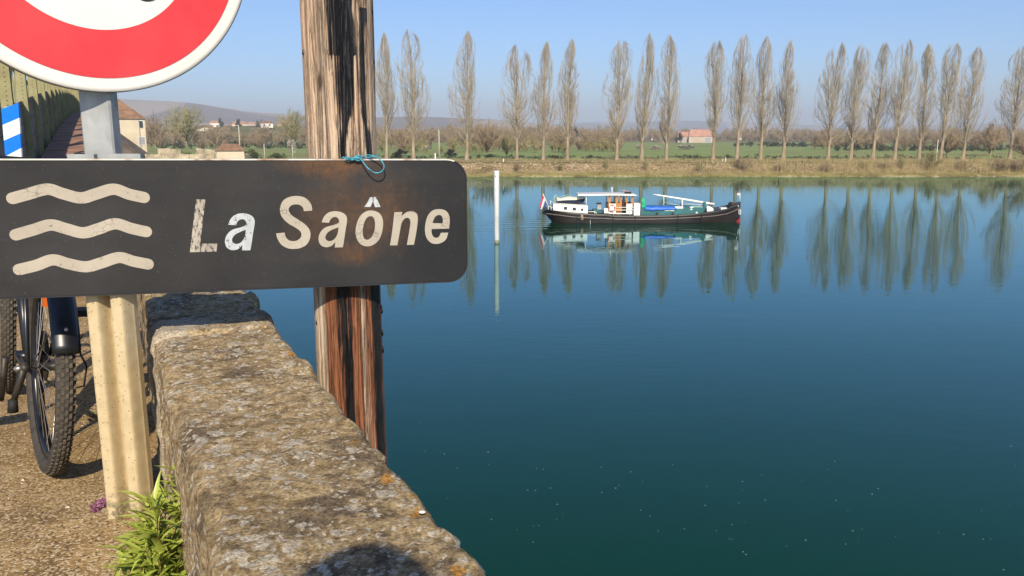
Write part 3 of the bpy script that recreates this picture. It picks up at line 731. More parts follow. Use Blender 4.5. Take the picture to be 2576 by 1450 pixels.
# ------------------------------------------------------------------ blue twine knotted over the sign's top edge
def twine():
    def sp(x, y, off): 
        q = on_sign(x, y); return SG_O + SG_EX*q[0] + Vector((0, 0, q[1])) + SG_N*off
    root = thing('blue_twine', 'light blue twine with an open loop knotted over the name sign top edge', 'string', sp(900, 405, .0))
    mb = MB()
    def smooth(pts, sub=6):
        c = [Vector(p) for p in pts]; out = []
        for i in range(len(c)-1):
            p0, p1, p2, p3 = c[max(i-1, 0)], c[i], c[i+1], c[min(i+2, len(c)-1)]
            for k in range(sub):
                t = k/sub; out.append(.5*((2*p1)+(p2-p0)*t+(2*p0-5*p1+4*p2-p3)*t*t+(3*p1-p0-3*p2+p3)*t**3))
        out.append(c[-1]); return out
    loop = [sp(905, 396, .012), sp(925, 390, .018), sp(950, 398, .026), sp(963, 415, .032), sp(958, 430, .034), sp(942, 434, .034), sp(925, 424, .030), sp(912, 408, .022), sp(905, 398, .014)]
    mb.tube(smooth(loop), .0016, 7); mb.build('loop', M['twine'], root, True)
    mb = MB(); mb.tube(smooth([sp(888, 402, .004), sp(895, 394, .012), sp(905, 392, .014), sp(908, 400, .012), sp(898, 404, .012), sp(892, 397, .016), sp(903, 398, .018)]), .0026, 7)
    mb.build('knot', M['twine'], root, True)
    mb = MB(); mb.tube(smooth([sp(900, 398, .01), sp(930, 396, -.0), sp(955, 392, -.03), sp(962, 391, -.12)]), .0016, 6); mb.tube(smooth([sp(900, 398, .01), sp(880, 398, .004), sp(868, 398, -.02), sp(862, 396, -.10)]), .0016, 6)
    mb.build('tie', M['twine'], root, True)
    rng = random.Random(2); mb = MB()
    for k in range(18):
        x = rng.uniform(856, 878); mb.tube(smooth([sp(893, 400, .012), sp((x+893)/2, rng.uniform(396, 403), .014), sp(x, rng.uniform(388, 408), rng.uniform(.004, .02))], 3), .0006, 4)
    tag(mb.build('frayed_end', M['twine'], root), None, kind='stuff')
twine()

# ------------------------------------------------------------------ bicycle parked behind the sign posts
M['tyre'] = plain('tyre_rubber', (.060, .052, .044), .85, .2, 30, bump=.2)
M['knob'] = plain('dusty_tread', (.105, .088, .066), .9, .25, 40)
M['blackpaint'] = plain('dark_blue_black_paint', (.011, .012, .016), .3, .2, 4, spec=.6)
M['mudguard'] = plain('mudguard_plastic', (.010, .011, .015), .35, .2, 4, spec=.6)
M['steel'] = plain('bright_steel', (.50, .48, .45), .35, .15, 20, .8)
M['darksteel'] = plain('oily_steel', (.055, .048, .040), .5, .3, 20, .4)
M['rubber'] = plain('black_rubber', (.015, .015, .015), .7, .2, 10)
M['orange'] = plain('orange_reflector', (.62, .14, .02), .3, .1, 10)
def bicycle():
    r = atz(120, 1180, GROUND); f = atz(20, 978, GROUND)
    h = (f-r); h.z = 0; h.normalize(); side = Vector((h.y, -h.x, 0))          # right-hand side of the bicycle
    Rw = .345
    lean = side*.10                                      # leans over to the right
    up = (Vector((0, 0, 1)) + lean).normalized(); side = h.cross(up).normalized()
    root = thing('bicycle', 'dark bicycle with knobbly tyres and mudguards parked on its stand behind the name sign', 'bicycle', (r.x, r.y, GROUND))
    org = Vector((r.x, r.y, GROUND))
    def P(a, s, z): return org + h*a + side*s + up*z        # a: forward from the rear contact, s: to the right, z: up
    WB = 1.07
    def wheel(name, a0, steer=0):
        hd = (h*math.cos(steer) + side*math.sin(steer)).normalized(); ax = hd.cross(up).normalized()
        c = P(a0, 0, Rw)
        e = bpy.data.objects.new(name, None); COL.objects.link(e); e.parent = root; e.matrix_parent_inverse = wmat(root).inverted(); e.location = c
        tr = .027
        mb = MB(); prof = [(Rw-tr+tr*math.cos(t), tr*math.sin(t)) for t in np.linspace(0, 2*math.pi, 13)[:-1]]
        mb.lathe(prof, c, ax, 72, True)
        tyre = mb.build('tyre', M['tyre'], e, True)
        mb = MB()
        u0 = ax.orthogonal().normalized(); w0 = ax.cross(u0)
        for k in range(84):
            for j, off in enumerate((-.021, -.0105, 0, .0105, .021)):
                a = 2*math.pi*(k+.5*(j % 2))/84; rr = Rw-tr+math.sqrt(max(0, tr*tr-off*off))
                n = u0*math.cos(a)+w0*math.sin(a); t = -u0*math.sin(a)+w0*math.cos(a); p = c+n*(rr-.001)+ax*off
                hw, hl, hh = .0042, .0075, .0042
                mb.hexa([p-ax*hw-t*hl, p+ax*hw-t*hl, p+ax*hw+t*hl, p-ax*hw+t*hl, p-ax*hw*.8-t*hl*.8+n*hh, p+ax*hw*.8-t*hl*.8+n*hh, p+ax*hw*.8+t*hl*.8+n*hh, p-ax*hw*.8+t*hl*.8+n*hh])
        o = mb.build('tread', M['knob'], e); o['kind'] = 'stuff'
        mb = MB(); rr = Rw-2*tr+.004
        mb.lathe([(rr, -.013), (rr, .013), (rr-.016, .009), (rr-.020, 0), (rr-.016, -.009)], c, ax, 72, True); mb.build('rim', M['blackpaint'], e, True)
        mb = MB(); mb.lathe([(0, -.055), (.007, -.055), (.007, -.034), (.024, -.034), (.024, -.028), (.014, -.024), (.014, .024), (.024, .028), (.024, .034), (.007, .034), (.007, .055), (0, .055)], c, ax, 20); mb.build('hub', M['darksteel'], e, True)
        sm = None
        for k in range(32):
            a = 2*math.pi*k/32; s = 1 if k % 2 else -1; a2 = a + (.75 if (k//2) % 2 else -.75)
            n = u0*math.cos(a)+w0*math.sin(a); n2 = u0*math.cos(a2)+w0*math.sin(a2)
            A = c+n2*.024+ax*.031*s; B = c+n*(rr-.017)
            d = B-A
            if sm is None:
                m0 = MB(); m0.tube([(0, 0, 0), (0, 0, d.length)], .0011, 5); sm = m0.mesh('spoke', M['steel'])
            o = bpy.data.objects.new('spoke', sm); COL.objects.link(o); o.parent = e; o.matrix_parent_inverse = wmat(e).inverted()
            o.location = A; o.rotation_euler = d.to_track_quat('Z', 'Y').to_euler(); 
        return e, c, ax, hd
    re, rc, rax, rhd = wheel('rear_wheel', 0)
    fe, fc, fax, fhd = wheel('front_wheel', WB, .10)
    # spoke reflector
    mb = MB(); q = rc + up*.235 - rax*.012 - h*.02
    mb.hexa([q+h*a+rax*b+up*z for z in (-.034, .034) for a, b in ((-.017, -.008), (.017, -.008), (.017, .008), (-.017, .008))]); mb.build('reflector', M['orange'], root)
    def guard(c, ax, a0, a1, hd):
        mb = MB(); n = 34; ring = []
        for k in range(n):
            a = a0+(a1-a0)*k/(n-1); d = hd*math.cos(a)+up*math.sin(a)
            for t in np.linspace(-1, 1, 9):
                ring.append(c+d*(Rw+.017-.016*t*t)+ax*.036*t)
        i = np.arange(len(ring)).reshape(n, 9)
        mb.v = [tuple(p) for p in ring]; mb.f = [tuple(int(v) for v in (i[a, b], i[a, b+1], i[a+1, b+1], i[a+1, b])) for a in range(n-1) for b in range(8)]
        o = mb.build('mudguard', M['mudguard'], root, True)
        md = o.modifiers.new('thick', 'SOLIDIFY'); md.thickness = .003
        return o
    guard(rc, rax, math.radians(35), math.radians(161), h)
    guard(fc, fax, math.radians(30), math.radians(150), fhd)
    for c, ax, hd in ((rc, rax, h), (fc, fax, fhd)):
        mb = MB()
        for s in (-1, 1):
            mb.tube([c+ax*.05*s, c+ax*.045*s+(hd*math.cos(math.radians(152))+up*math.sin(math.radians(152)))*(Rw+.012)], .002, 5)
        mb.build('mudguard_stay', M['darksteel'], root)
        mb = MB(); d = hd*math.cos(math.radians(150))+up*math.sin(math.radians(150)); mb.ball(c+d*(Rw+.020), .006, 8); mb.build('rivet', M['steel'], root, True)
    bb = P(.43, 0, .285); st = P(.30, 0, .82); hb = P(.86, 0, .70); ht = P(.82, 0, .86); fcrown = P(.90, 0, .62)
    mb = MB()
    mb.tube([bb, st], .017, 10); mb.tube([bb, hb], .021, 10); mb.tube([P(.33, 0, .72), ht], .018, 10); mb.tube([hb-up*.03, ht+up*.03], .022, 10)
    for s in (-1, 1):
        mb.tube([rc+rax*.058*s, P(.15, .05*s, .31), bb+side*.035*s], .010, 8); mb.tube([rc+rax*.058*s, P(.17, .045*s, .58), P(.325, .02*s, .735)], .0085, 8)
    mb.tube([bb-side*.045, bb+side*.045], .024, 12); mb.build('frame', M['blackpaint'], root, True)
    mb = MB()
    for s in (-1, 1): mb.tube([fc+fax*.056*s, fc+fax*.056*s+up*.20, fcrown+side*.055*s], [.012, .017, .017], 10)
    mb.tube([fcrown-side*.06, fcrown+side*.06], .018, 8); mb.tube([fcrown, ht], .015, 8); mb.build('fork', M['blackpaint'], root, True)
    mb = MB(); mb.tube([st, P(.275, 0, .90)], .0135, 10); mb.build('seat_post', M['steel'], root, True)
    mb = MB()
    for a, w, z in ((.13, .075, .925), (.20, .085, .935), (.28, .055, .925), (.36, .028, .92), (.41, .018, .915)):
        pass
    rings = [(.12, .05, .915), (.15, .080, .925), (.21, .080, .930), (.28, .050, .925), (.36, .027, .92), (.41, .018, .915)]
    V = []
    for a, w, z in rings:
        for k in range(12):
            t = 2*math.pi*k/12; V.append(P(a, w*math.cos(t), z+.022*math.sin(t)))
    mb.v = [tuple(v) for v in V]; mb.f = [(i*12+k, i*12+(k+1) % 12, (i+1)*12+(k+1) % 12, (i+1)*12+k) for i in range(5) for k in range(12)] + [tuple(range(12))[::-1], tuple(range(60, 72))]
    mb.build('saddle', M['rubber'], root, True)
    mb = MB(); top = P(.80, 0, .99); mb.tube([ht, top], .014, 8); cr = [top+side*s*.30-h*.02+up*(.03) for s in (-1, 1)]
    mb.tube([cr[0]-h*.05, cr[0]+h*.01, top-side*.1, top+side*.1, cr[1]+h*.01, cr[1]-h*.05], .0125, 8); hbo = mb.build('handlebar', M['blackpaint'], root, True)
    for s in (0, 1):
        q = cr[s]; d = (side*(1 if s else -1)-h*.35).normalized()
        mb = MB(); mb.tube([q-d*.10, q-d*.02, q+d*.02], [.016, .017, .018], 10); mb.build('grip', M['rubber'], hbo, True)
        mb = MB(); mb.tube([q-d*.12+h*.02, q-d*.05+h*.06-up*.01, q+h*.05-up*.02], [.008, .006, .005], 6); mb.build('brake_lever', M['darksteel'], hbo, True)
    # cranks, pedals
    for s, ang in ((-1, -1.35), (1, 1.79)):
        mb = MB(); A = bb+side*.075*s; d = (h*math.cos(ang)+up*math.sin(ang)); B = A+d*.17+side*.01*s; mb.tube([A, B], [.013, .011], 8); ck = mb.build('crank', M['darksteel'], root, True)
        mb = MB(); q = B+side*.055*s; mb.hexa([q+h*a+side*b+up*z for z in (-.012, .012) for a, b in ((-.04, -.045), (.04, -.045), (.04, .045), (-.04, .045))]); mb.build('pedal', M['rubber'], ck)
    mb = MB(); mb.lathe([(.0, -.002), (.09, -.002), (.093, 0), (.09, .002), (0, .002)], bb+side*.05, side, 36); mb.build('chainring', M['darksteel'], root, True)
    mb = MB(); mb.lathe([(0, .024), (.046, .024), (.046, .028), (.034, .030), (.034, .036), (.026, .038), (.026, .044), (0, .045)], rc, rax, 28); mb.build('cassette', M['darksteel'], root, True)
    mb = MB(); cs = side*.05
    mb.tube([bb+cs+up*.09, rc+cs*.8+up*.036], .004, 5); mb.tube([bb+cs-up*.09, rc+cs-up*.10+h*.03], .004, 5); mb.build('chain', M['darksteel'], root)
    mb = MB(); mb.tube([rc+rax*.062-up*.01, rc+rax*.064-up*.05-h*.012, rc+rax*.055-up*.12+h*.02], [.012, .018, .014], 8); mb.build('derailleur', M['darksteel'], root, True)
    mb = MB(); q = rc+rax*.06
    mb.tube([q+h*.06+up*.02, q-h*.06+up*.055+rax*.02, q-h*.12+up*.02+rax*.03, q-h*.11-up*.045+rax*.025, q-h*.04-up*.07], .0032, 6); mb.build('gear_cable', M['rubber'], root, True)
    # kickstand on the left of the rear hub
    mb = MB(); q = rc-rax*.065; mb.box((0,0,0),(0,0,0)) if False else None
    foot = P(-.02, -.10, .21)
    mb.tube([q+up*.02, q-up*.03-rax*.01, foot+up*.03], [.012, .012, .009], 8); mb.ball(q, .016, 10); ks = mb.build('kickstand', M['darksteel'], root, True)
    mb = MB(); mb.tube([foot+up*.04, foot], [.014, .016], 10); mb.build('rubber_foot', M['rubber'], ks, True)
    mb = MB(); mb.tube([rc-rax*.07, rc-rax*.09-up*.0, rc-rax*.085+h*.05-up*.01], [.01, .008, .006], 8); mb.build('quick_release', M['steel'], root, True)
bicycle()

# ------------------------------------------------------------------ weed at the foot of the parapet, petals, stones
def m_leaf():
    t = NT('weed_leaf'); n = t.noise(t.pos(), 30, 4); r = t.n('ObjectInfo').outputs['Random']
    c = t.mix(.5, t.ramp(r, [(0, (.22, .30, .03)), (1, (.46, .50, .10))]), t.ramp(n, [(.3, (.22, .30, .035)), (.7, (.42, .47, .09))]))
    t.b.inputs['Subsurface Weight'].default_value = 0
    return t.done(c, .42, 0, .45)
M['leaf'] = m_leaf(); M['stem'] = plain('weed_stem', (.17, .12, .05), .6, .3, 40)
def leaf_mesh(w, curl):
    V = []; n = 8
    for i in range(n+1):
        t = i/n; ww = w*(math.sin(math.pi*min(1, t**.75))**.9 if 0 < t < 1 else .0); z = -curl*t*t; fold = .35*ww
        V += [(-ww, t, z+fold), (0, t, z), (ww, t, z+fold)]
    Fq = []
    for i in range(n):
        a = i*3; Fq += [(a, a+1, a+4, a+3), (a+1, a+2, a+5, a+4)]
    me = bpy.data.meshes.new('leaf'); me.from_pydata(V, [], Fq); me.materials.append(M['leaf']); me.polygons.foreach_set('use_smooth', [True]*len(Fq)); return me
LEAVES = [leaf_mesh(.065, .15), leaf_mesh(.085, .35), leaf_mesh(.11, .25), leaf_mesh(.055, .6)]
def weed(name, label, base, stems, rng, lmin, lmax, lean):
    root = thing(name, label, 'plant', base)
    for (hh, dx, dy) in stems:
        pts = [base + Vector((rng.uniform(-.02, .02), rng.uniform(-.03, .03), 0))]
        for k in range(1, 6):
            t = k/5; pts.append(pts[0] + Vector((dx*t**1.3, dy*t**1.3, hh*t*(1-.12*t))))
        mb = MB(); mb.tube(pts, [.0032, .003, .0026, .0022, .0017, .001], 6); mb.build('stem', M['stem'], root, True)
        nl = int(9+hh*72)
        for q in range(nl):
            t = .12+.88*(q+rng.random())/nl; k = min(4, int(t*5)); p = pts[k].lerp(pts[k+1], t*5-k)
            az = q*2.4+rng.uniform(-.5, .5); el = rng.uniform(.25, .95) + .35*t
            d = Vector((math.cos(az)*math.cos(el)+lean[0], math.sin(az)*math.cos(el)+lean[1], math.sin(el))).normalized()
            L = rng.uniform(lmin*.7, lmax)*(1.1-.6*t)
            o = bpy.data.objects.new('leaf', rng.choice(LEAVES)); COL.objects.link(o); o.parent = root; o.matrix_parent_inverse = wmat(root).inverted()
            o.location = p; o.rotation_euler = d.to_track_quat('Y', 'Z').to_euler(); o.scale = (L, L, L)
rngp = random.Random(11)
pb = wl(.74, -.035, GROUND)
weed('leafy_weed', 'bright green leafy weed growing at the foot of the stone parapet', pb,
     [(.39, .01, .12), (.36, -.01, .08), (.33, -.03, .06), (.28, -.05, .04), (.22, -.08, .0), (.32, -.01, .03), (.26, -.04, .0), (.16, -.11, .02), (.38, .01, .15), (.31, -.03, .12), (.19, -.07, -.05), (.13, -.10, -.06), (.29, -.05, .10), (.22, -.08, .06), (.35, .0, .0), (.25, .0, -.05)], rngp, .075, .145, (-.30, -.12))
w2 = atz(243, 1047, GROUND)
weed('small_weed', 'tiny green weed sprouting from the gravel beside the bicycle wheel', w2, [(.03, .01, 0), (.025, -.015, .01), (.02, 0, .015)], rngp, .018, .03, (0, 0))
def petals():
    c = atz(255, 1278, GROUND); mb = MB(); rng = random.Random(5)
    for k in range(90):
        t = rng.random(); p = atz(230+50*t+rng.gauss(0, 3), 1286-22*t+rng.gauss(0, 5), GROUND); L = rng.uniform(.004, .008)
        a = rng.uniform(0, 6.28); e = Vector((math.cos(a), math.sin(a), rng.uniform(-.4, .4)))*L; g = Vector((-math.sin(a), math.cos(a), rng.uniform(.0, .9)))*L*.6
        z = Vector((0, 0, rng.uniform(.004, .016))); q = p+z
        mb.hexa([q-e-g, q+e-g, q+e+g, q-e+g, q-e*.8-g*.8+Vector((0,0,.002)), q+e*.8-g*.8+Vector((0,0,.002)), q+e*.8+g*.8+Vector((0,0,.002)), q-e*.8+g*.8+Vector((0,0,.002))])
    tag(mb.build('fallen_petals', plain('purple_petals', (.26, .10, .17), .7, .35, 120)), 'small drift of purple petals against the cream post foot', 'petals', kind='stuff')
petals()
def pebbles():
    rng = random.Random(8); mb = MB(); base = [(1,0,0),(-1,0,0),(0,1,0),(0,-1,0),(0,0,1),(0,0,-.6)]; fc = [(0,2,4),(2,1,4),(1,3,4),(3,0,4),(2,0,5),(1,2,5),(3,1,5),(0,3,5)]
    for k in range(5200):
        s = rng.uniform(-.4, 4.2); t = -abs(rng.gauss(0, .9))-.01; p = wl(s, t, 0); r = rng.uniform(.0015, .0045)*(2.0 if rng.random() < .03 else 1)
        z = quay_z(p.x, p.y); a = rng.uniform(0, 6.28); n = len(mb.v); sc = (rng.uniform(.8, 1.6), rng.uniform(.7, 1.2), rng.uniform(.4, .8))
        for b in base:
            x, y = b[0]*sc[0], b[1]*sc[1]; mb.v.append((p.x+r*(x*math.cos(a)-y*math.sin(a)), p.y+r*(x*math.sin(a)+y*math.cos(a)), z+r*b[2]*sc[2]+r*.1))
        mb.f += [(n+i, n+j, n+l) for i, j, l in fc]
    t = NT('loose_grit'); v = t.n('RGBToBW', {0: t.vor(t.pos(), 70, out='Color')}).outputs[0]
    m = t.done(t.ramp(v, [(.2, (.16, .115, .07)), (.5, (.34, .26, .16)), (.8, (.56, .48, .37))]), .9, 0, .2)
    tag(mb.build('grit', m), 'loose pale grit scattered over the brown quay surface', 'gravel', kind='stuff')
pebbles()
# one white chip and pale pebbles lying on the parapet
for (x, y, rr) in ((1062, 1290, .0042), (1322, 1270, 0)):
    if rr:
        p = atz(x, y, EYE.z-.556); mb = MB(); mb.ball(p+Vector((0, 0, .001)), rr, 10, (1.3, .9, .5)); 
        tag(mb.build('white_pebble', plain('white_chip', (.8, .78, .74), .5), None, True), 'small white stone chip lying on the outer edge of the parapet', 'pebble')

# ------------------------------------------------------------------ riveted steel bridge with its footway
def m_olive():
    t = NT('olive_bridge_paint'); p = t.pos(); n = t.noise(p, 3, 5); r = t.noise(p, 1.3, 5, .7)
    c = t.ramp(n, [(.3, (.24, .22, .10)), (.7, (.34, .31, .16))])
    return t.done(t.mix(t.ramp(r, [(.55, 0.), (.72, .8)]), c, (.20, .12, .065)), .6, 0, .3)
M['olive'] = m_olive()
M['brownsteel'] = plain('brown_bridge_steel', (.17, .125, .085), .7, .25, 2)
M['footway'] = plain('red_brown_footway', (.30, .17, .115), .85, .2, 1.2)
BDv = Vector((-.452, .892, 0)); BRv = Vector((.892, .452, 0))
def bw(a): return -1.08 if a < 17.5 else -1.08+.075*(a-17.5)*(1-(a-17.5)/170.0)
def bp(a, u, z): return Vector((BDv.x*a+BRv.x*u, BDv.y*a+BRv.y*u, EYE.z+z))
def bbox(mb, a0, a1, u0, u1, z0, z1, dz=0.0):
    return mb.hexa([bp(a0, u0, z0), bp(a0, u1, z0), bp(a1, u1, z0+dz), bp(a1, u0, z0+dz), bp(a0, u0, z1), bp(a0, u1, z1), bp(a1, u1, z1+dz), bp(a1, u0, z1+dz)])
def bridge():
    root = thing('truss_bridge', 'olive riveted steel truss bridge climbing away across the river, with a red-brown footway', 'bridge', bp(14, -4, -1.08))
    U = -1.40; A = [14.4-4.07*.0+4.07*k for k in range(0, 42)]
    for side, uu in ((0, U), (1, U-6.5)):
        for k, a in enumerate(A):
            w = .20 if k else .36
            zb = bw(a)-.5; zt = bw(a)+5.2
            mb = MB(); bbox(mb, a, a+.012, uu-w, uu, zb, zt); bbox(mb, a+.30, a+.312, uu-w, uu, zb, zt); bbox(mb, a+.012, a+.30, uu-w*.5-.006, uu-w*.5+.006, zb, zt)
            if side == 0 and k < 9:
                for cu in ((-w*.25, -w*.75) if k == 0 else (-w*.45,)):
                    z = zb+.05
                    while z < zt:
                        q = bp(a-.004, uu+cu, z); n0 = len(mb.v); rr = .017
                        ex = BRv*rr; ez = Vector((0, 0, rr)); out = -BDv*.016
                        mb.v += [tuple(q+ex*math.cos(t)+ez*math.sin(t)) for t in np.linspace(0, 2*math.pi, 7)[:-1]] + [tuple(q+out)]
                        mb.f += [(n0+i, n0+(i+1) % 6, n0+6) for i in range(6)]
                        z += .088
            mb.build('post', M['olive'], root)
        for k in range(0, len(A)-1):
            a0, a1 = A[k]+.31, A[k+1]
            z0, z1 = bw(a0), bw(a1)
            mb = MB(); bbox(mb, a0, a1, uu-.14, uu-.12, z0-.5, z0+1.5, z1-z0)
            if side == 0 and k < 6:
                for cz in (.1, .55, 1.0, 1.4):
                    for q in np.arange(a0+.05, a1, .12):
                        p = bp(q, uu-.118, z0+(z1-z0)*(q-a0)/(a1-a0)+cz); n0 = len(mb.v); rr = .016
                        ex = BDv*rr; ez = Vector((0, 0, rr))
                        mb.v += [tuple(p+ex*math.cos(t)+ez*math.sin(t)) for t in np.linspace(0, 2*math.pi, 6)[:-1]] + [tuple(p+BRv*.016)]
                        mb.f += [(n0+i, n0+(i+1) % 5, n0+5) for i in range(5)]
            mb.build('web_plate', M['brownsteel'], root)
            mb = MB(); mb.tube([bp(a0, uu-.10, z0+1.5), bp(a1, uu-.10, z1+5.1)], .07, 4); mb.build('diagonal', M['olive'], root)
            mb = MB(); bbox(mb, a0-.31, a1+.01, uu-.24, uu+.02, bw(a0)+5.2, bw(a0)+5.5, z1-z0); mb.build('top_chord', M['olive'], root)
    mb = MB()
    for k in range(len(A)-1):
        a0, a1 = A[k], A[k+1]
        mb = MB(); bbox(mb, a0, a1, U-6.4, U-.25, bw(a0)-.35, bw(a0)-.1, bw(a1)-bw(a0)); mb.build('deck_slab', M['brownsteel'], root)
        if a0 > 16:
            mb = MB(); bbox(mb, a0+.28, a1-.10, U+.03, .42, bw(a0+.2)-.10, bw(a0+.2)+.0, (bw(a1)-bw(a0))*.9); mb.build('footway_slab', M['footway'], root)
            mb = MB(); bbox(mb, a0-.10, a0+.28, U-.2, .42, bw(a0)-.55, bw(a0)-.16, 0); mb.build('cross_beam', M['brownsteel'], root)
        if a0 > 26:
            mb = MB(); bbox(mb, a0, a0+.06, .30, .36, bw(a0)-.1, bw(a0)+1.0)
            for hh in (.4, .7, 1.0): mb.tube([bp(a0, .33, bw(a0)+hh), bp(a1, .33, bw(a1)+hh)], .018, 5)
            mb.build('railing', M['olive'], root)
    # abutment carrying the near end
    ab = MB(); bbox(ab, 8.9, 17.3, U-9, .42, -12, -1.12); tag(ab.build('bridge_abutment', M['masonry']), 'stone abutment under the near end of the steel bridge', 'abutment')
    for a in (62, 118, 150):
        mb = MB(); bbox(mb, a, a+2.6, U-7, .2, -12, bw(a)-.6); mb.build('pier', M['masonry'], root)
bridge()

def marker_panel():
    Y = 7.0
    q = lambda x, y: aty(x, y, Y)
    root = thing('striped_marker', 'upright blue and white diagonally striped marker panel beside the bridge, left edge of the picture', 'marker', (q(25, 390).x, Y, GROUND))
    blue = plain('marker_blue', (.006, .18, .72), .35, .08, 8); white = plain('marker_white', (.76, .74, .68), .4, .05, 8)
    L = [(3, 275), (12, 380)]; Rr = [(46, 259), (54, 390)]
    def edge(seg, y): 
        (xa, ya), (xb, yb) = seg; return xa+(xb-xa)*(y-ya)/(yb-ya)
    ys = [(275, 259), (315, 297), (354, 336), (394, 373), (434, 412), (474, 450), (514, 488)]
    for k in range(6):
        (l0, r0), (l1, r1) = ys[k], ys[k+1]
        f = [q(edge(L, l0), l0), q(edge(Rr, r0), r0), q(edge(Rr, r1), r1), q(edge(L, l1), l1)]
        b = [p+Vector((0, .02, 0)) for p in f]
        mb = MB(); mb.hexa([f[3], f[2], b[2], b[3], f[0], f[1], b[1], b[0]]); mb.build('stripe', blue if k % 2 == 0 else white, root)
    c = q(30, 400); mb = MB(); mb.box((c.x-.03, Y+.022, GROUND-.1), (c.x+.03, Y+.07, q(25, 268).z)); mb.build('post', M['galv'], root)
marker_panel()

# ------------------------------------------------------------------ white mooring pile in the river
def pile():
    b = atz(1250, 611, 0); top = aty(1250, 430, b.y).z
    root = thing('mooring_pile', 'tall white cylindrical pile standing in the river left of the barge', 'pile', (b.x, b.y, -4))
    m = plain('pile_white', (.70, .70, .68), .5, .10, .8)
    mb = MB(); mb.lathe([(0, 0), (.20, 0), (.20, 4+top-.05), (.195, 4+top-.01), (.18, 4+top), (0, 4+top)], (b.x, b.y, -4), (0, 0, 1), 32); mb.build('shaft', m, root, True)
    mb = MB(); mb.lathe([(.202, 3.4), (.206, 3.45), (.206, 4.16), (.202, 4.2)], (b.x, b.y, -4), (0, 0, 1), 32); mb.build('weed_band', plain('waterline_algae', (.30, .29, .20), .7, .3, 5), root, True)
    mb = MB(); mb.box((b.x-.12, b.y-.215, top-.42), (b.x-.06, b.y-.19, top-.36)); mb.build('bolt', M['darksteel'], root)
pile()

# ------------------------------------------------------------------ the barge
YC = 75.5
def B4(x, y, Y=YC): return nat(2150+x/5.481, 740+y/5.481, Y)
def B5(x, y, Y=YC): return nat(2580+x/5.481, 740+y/5.481, Y)
M['hull'] = (lambda t: t.done(t.ramp(t.noise(t.scale(t.pos(), (.6, 1, 2)), 1.2, 5), [(.3, (.012, .009, .009)), (.7, (.036, .027, .024))]), .35, 0, .45))(NT('hull_black_brown'))
M['strake'] = plain('worn_strake', (.16, .125, .11), .45, .2, 2)
M['bwhite'] = plain('boat_white', (.80, .78, .72), .4, .05, 1.5)
M['teal'] = plain('boat_teal', (.03, .135, .145), .45, .15, 1)
M['varnish'] = plain('varnished_wood', (.50, .20, .04), .35, .2, 6)
M['glass'] = plain('dark_glass', (.03, .035, .04), .08, .1, 1, spec=.6)
M['bred'] = plain('antifouling_red', (.52, .03, .03), .5, .1, 2)
M['tarp_blue'] = plain('blue_tarpaulin', (.01, .14, .62), .4, .15, 2, bump=.5)
M['tarp_green'] = plain('green_net', (.01, .34, .16), .6, .3, 5, bump=.6)
M['lightgrey'] = plain('roof_grey_white', (.62, .61, .58), .5, .08, 1.5)
M['navy'] = plain('navy_hull', (.012, .020, .055), .3, .15, 2)
M['canvas'] = plain('cream_canvas', (.72, .66, .54), .8, .08, 3)
M['fender'] = plain('tan_fender', (.30, .21, .15), .7, .2, 6)
M['mint'] = plain('mint_paint', (.33, .52, .45), .5, .1, 3)
M['innards'] = plain('dark_interior', (.035, .025, .02), .8, .2, 3)
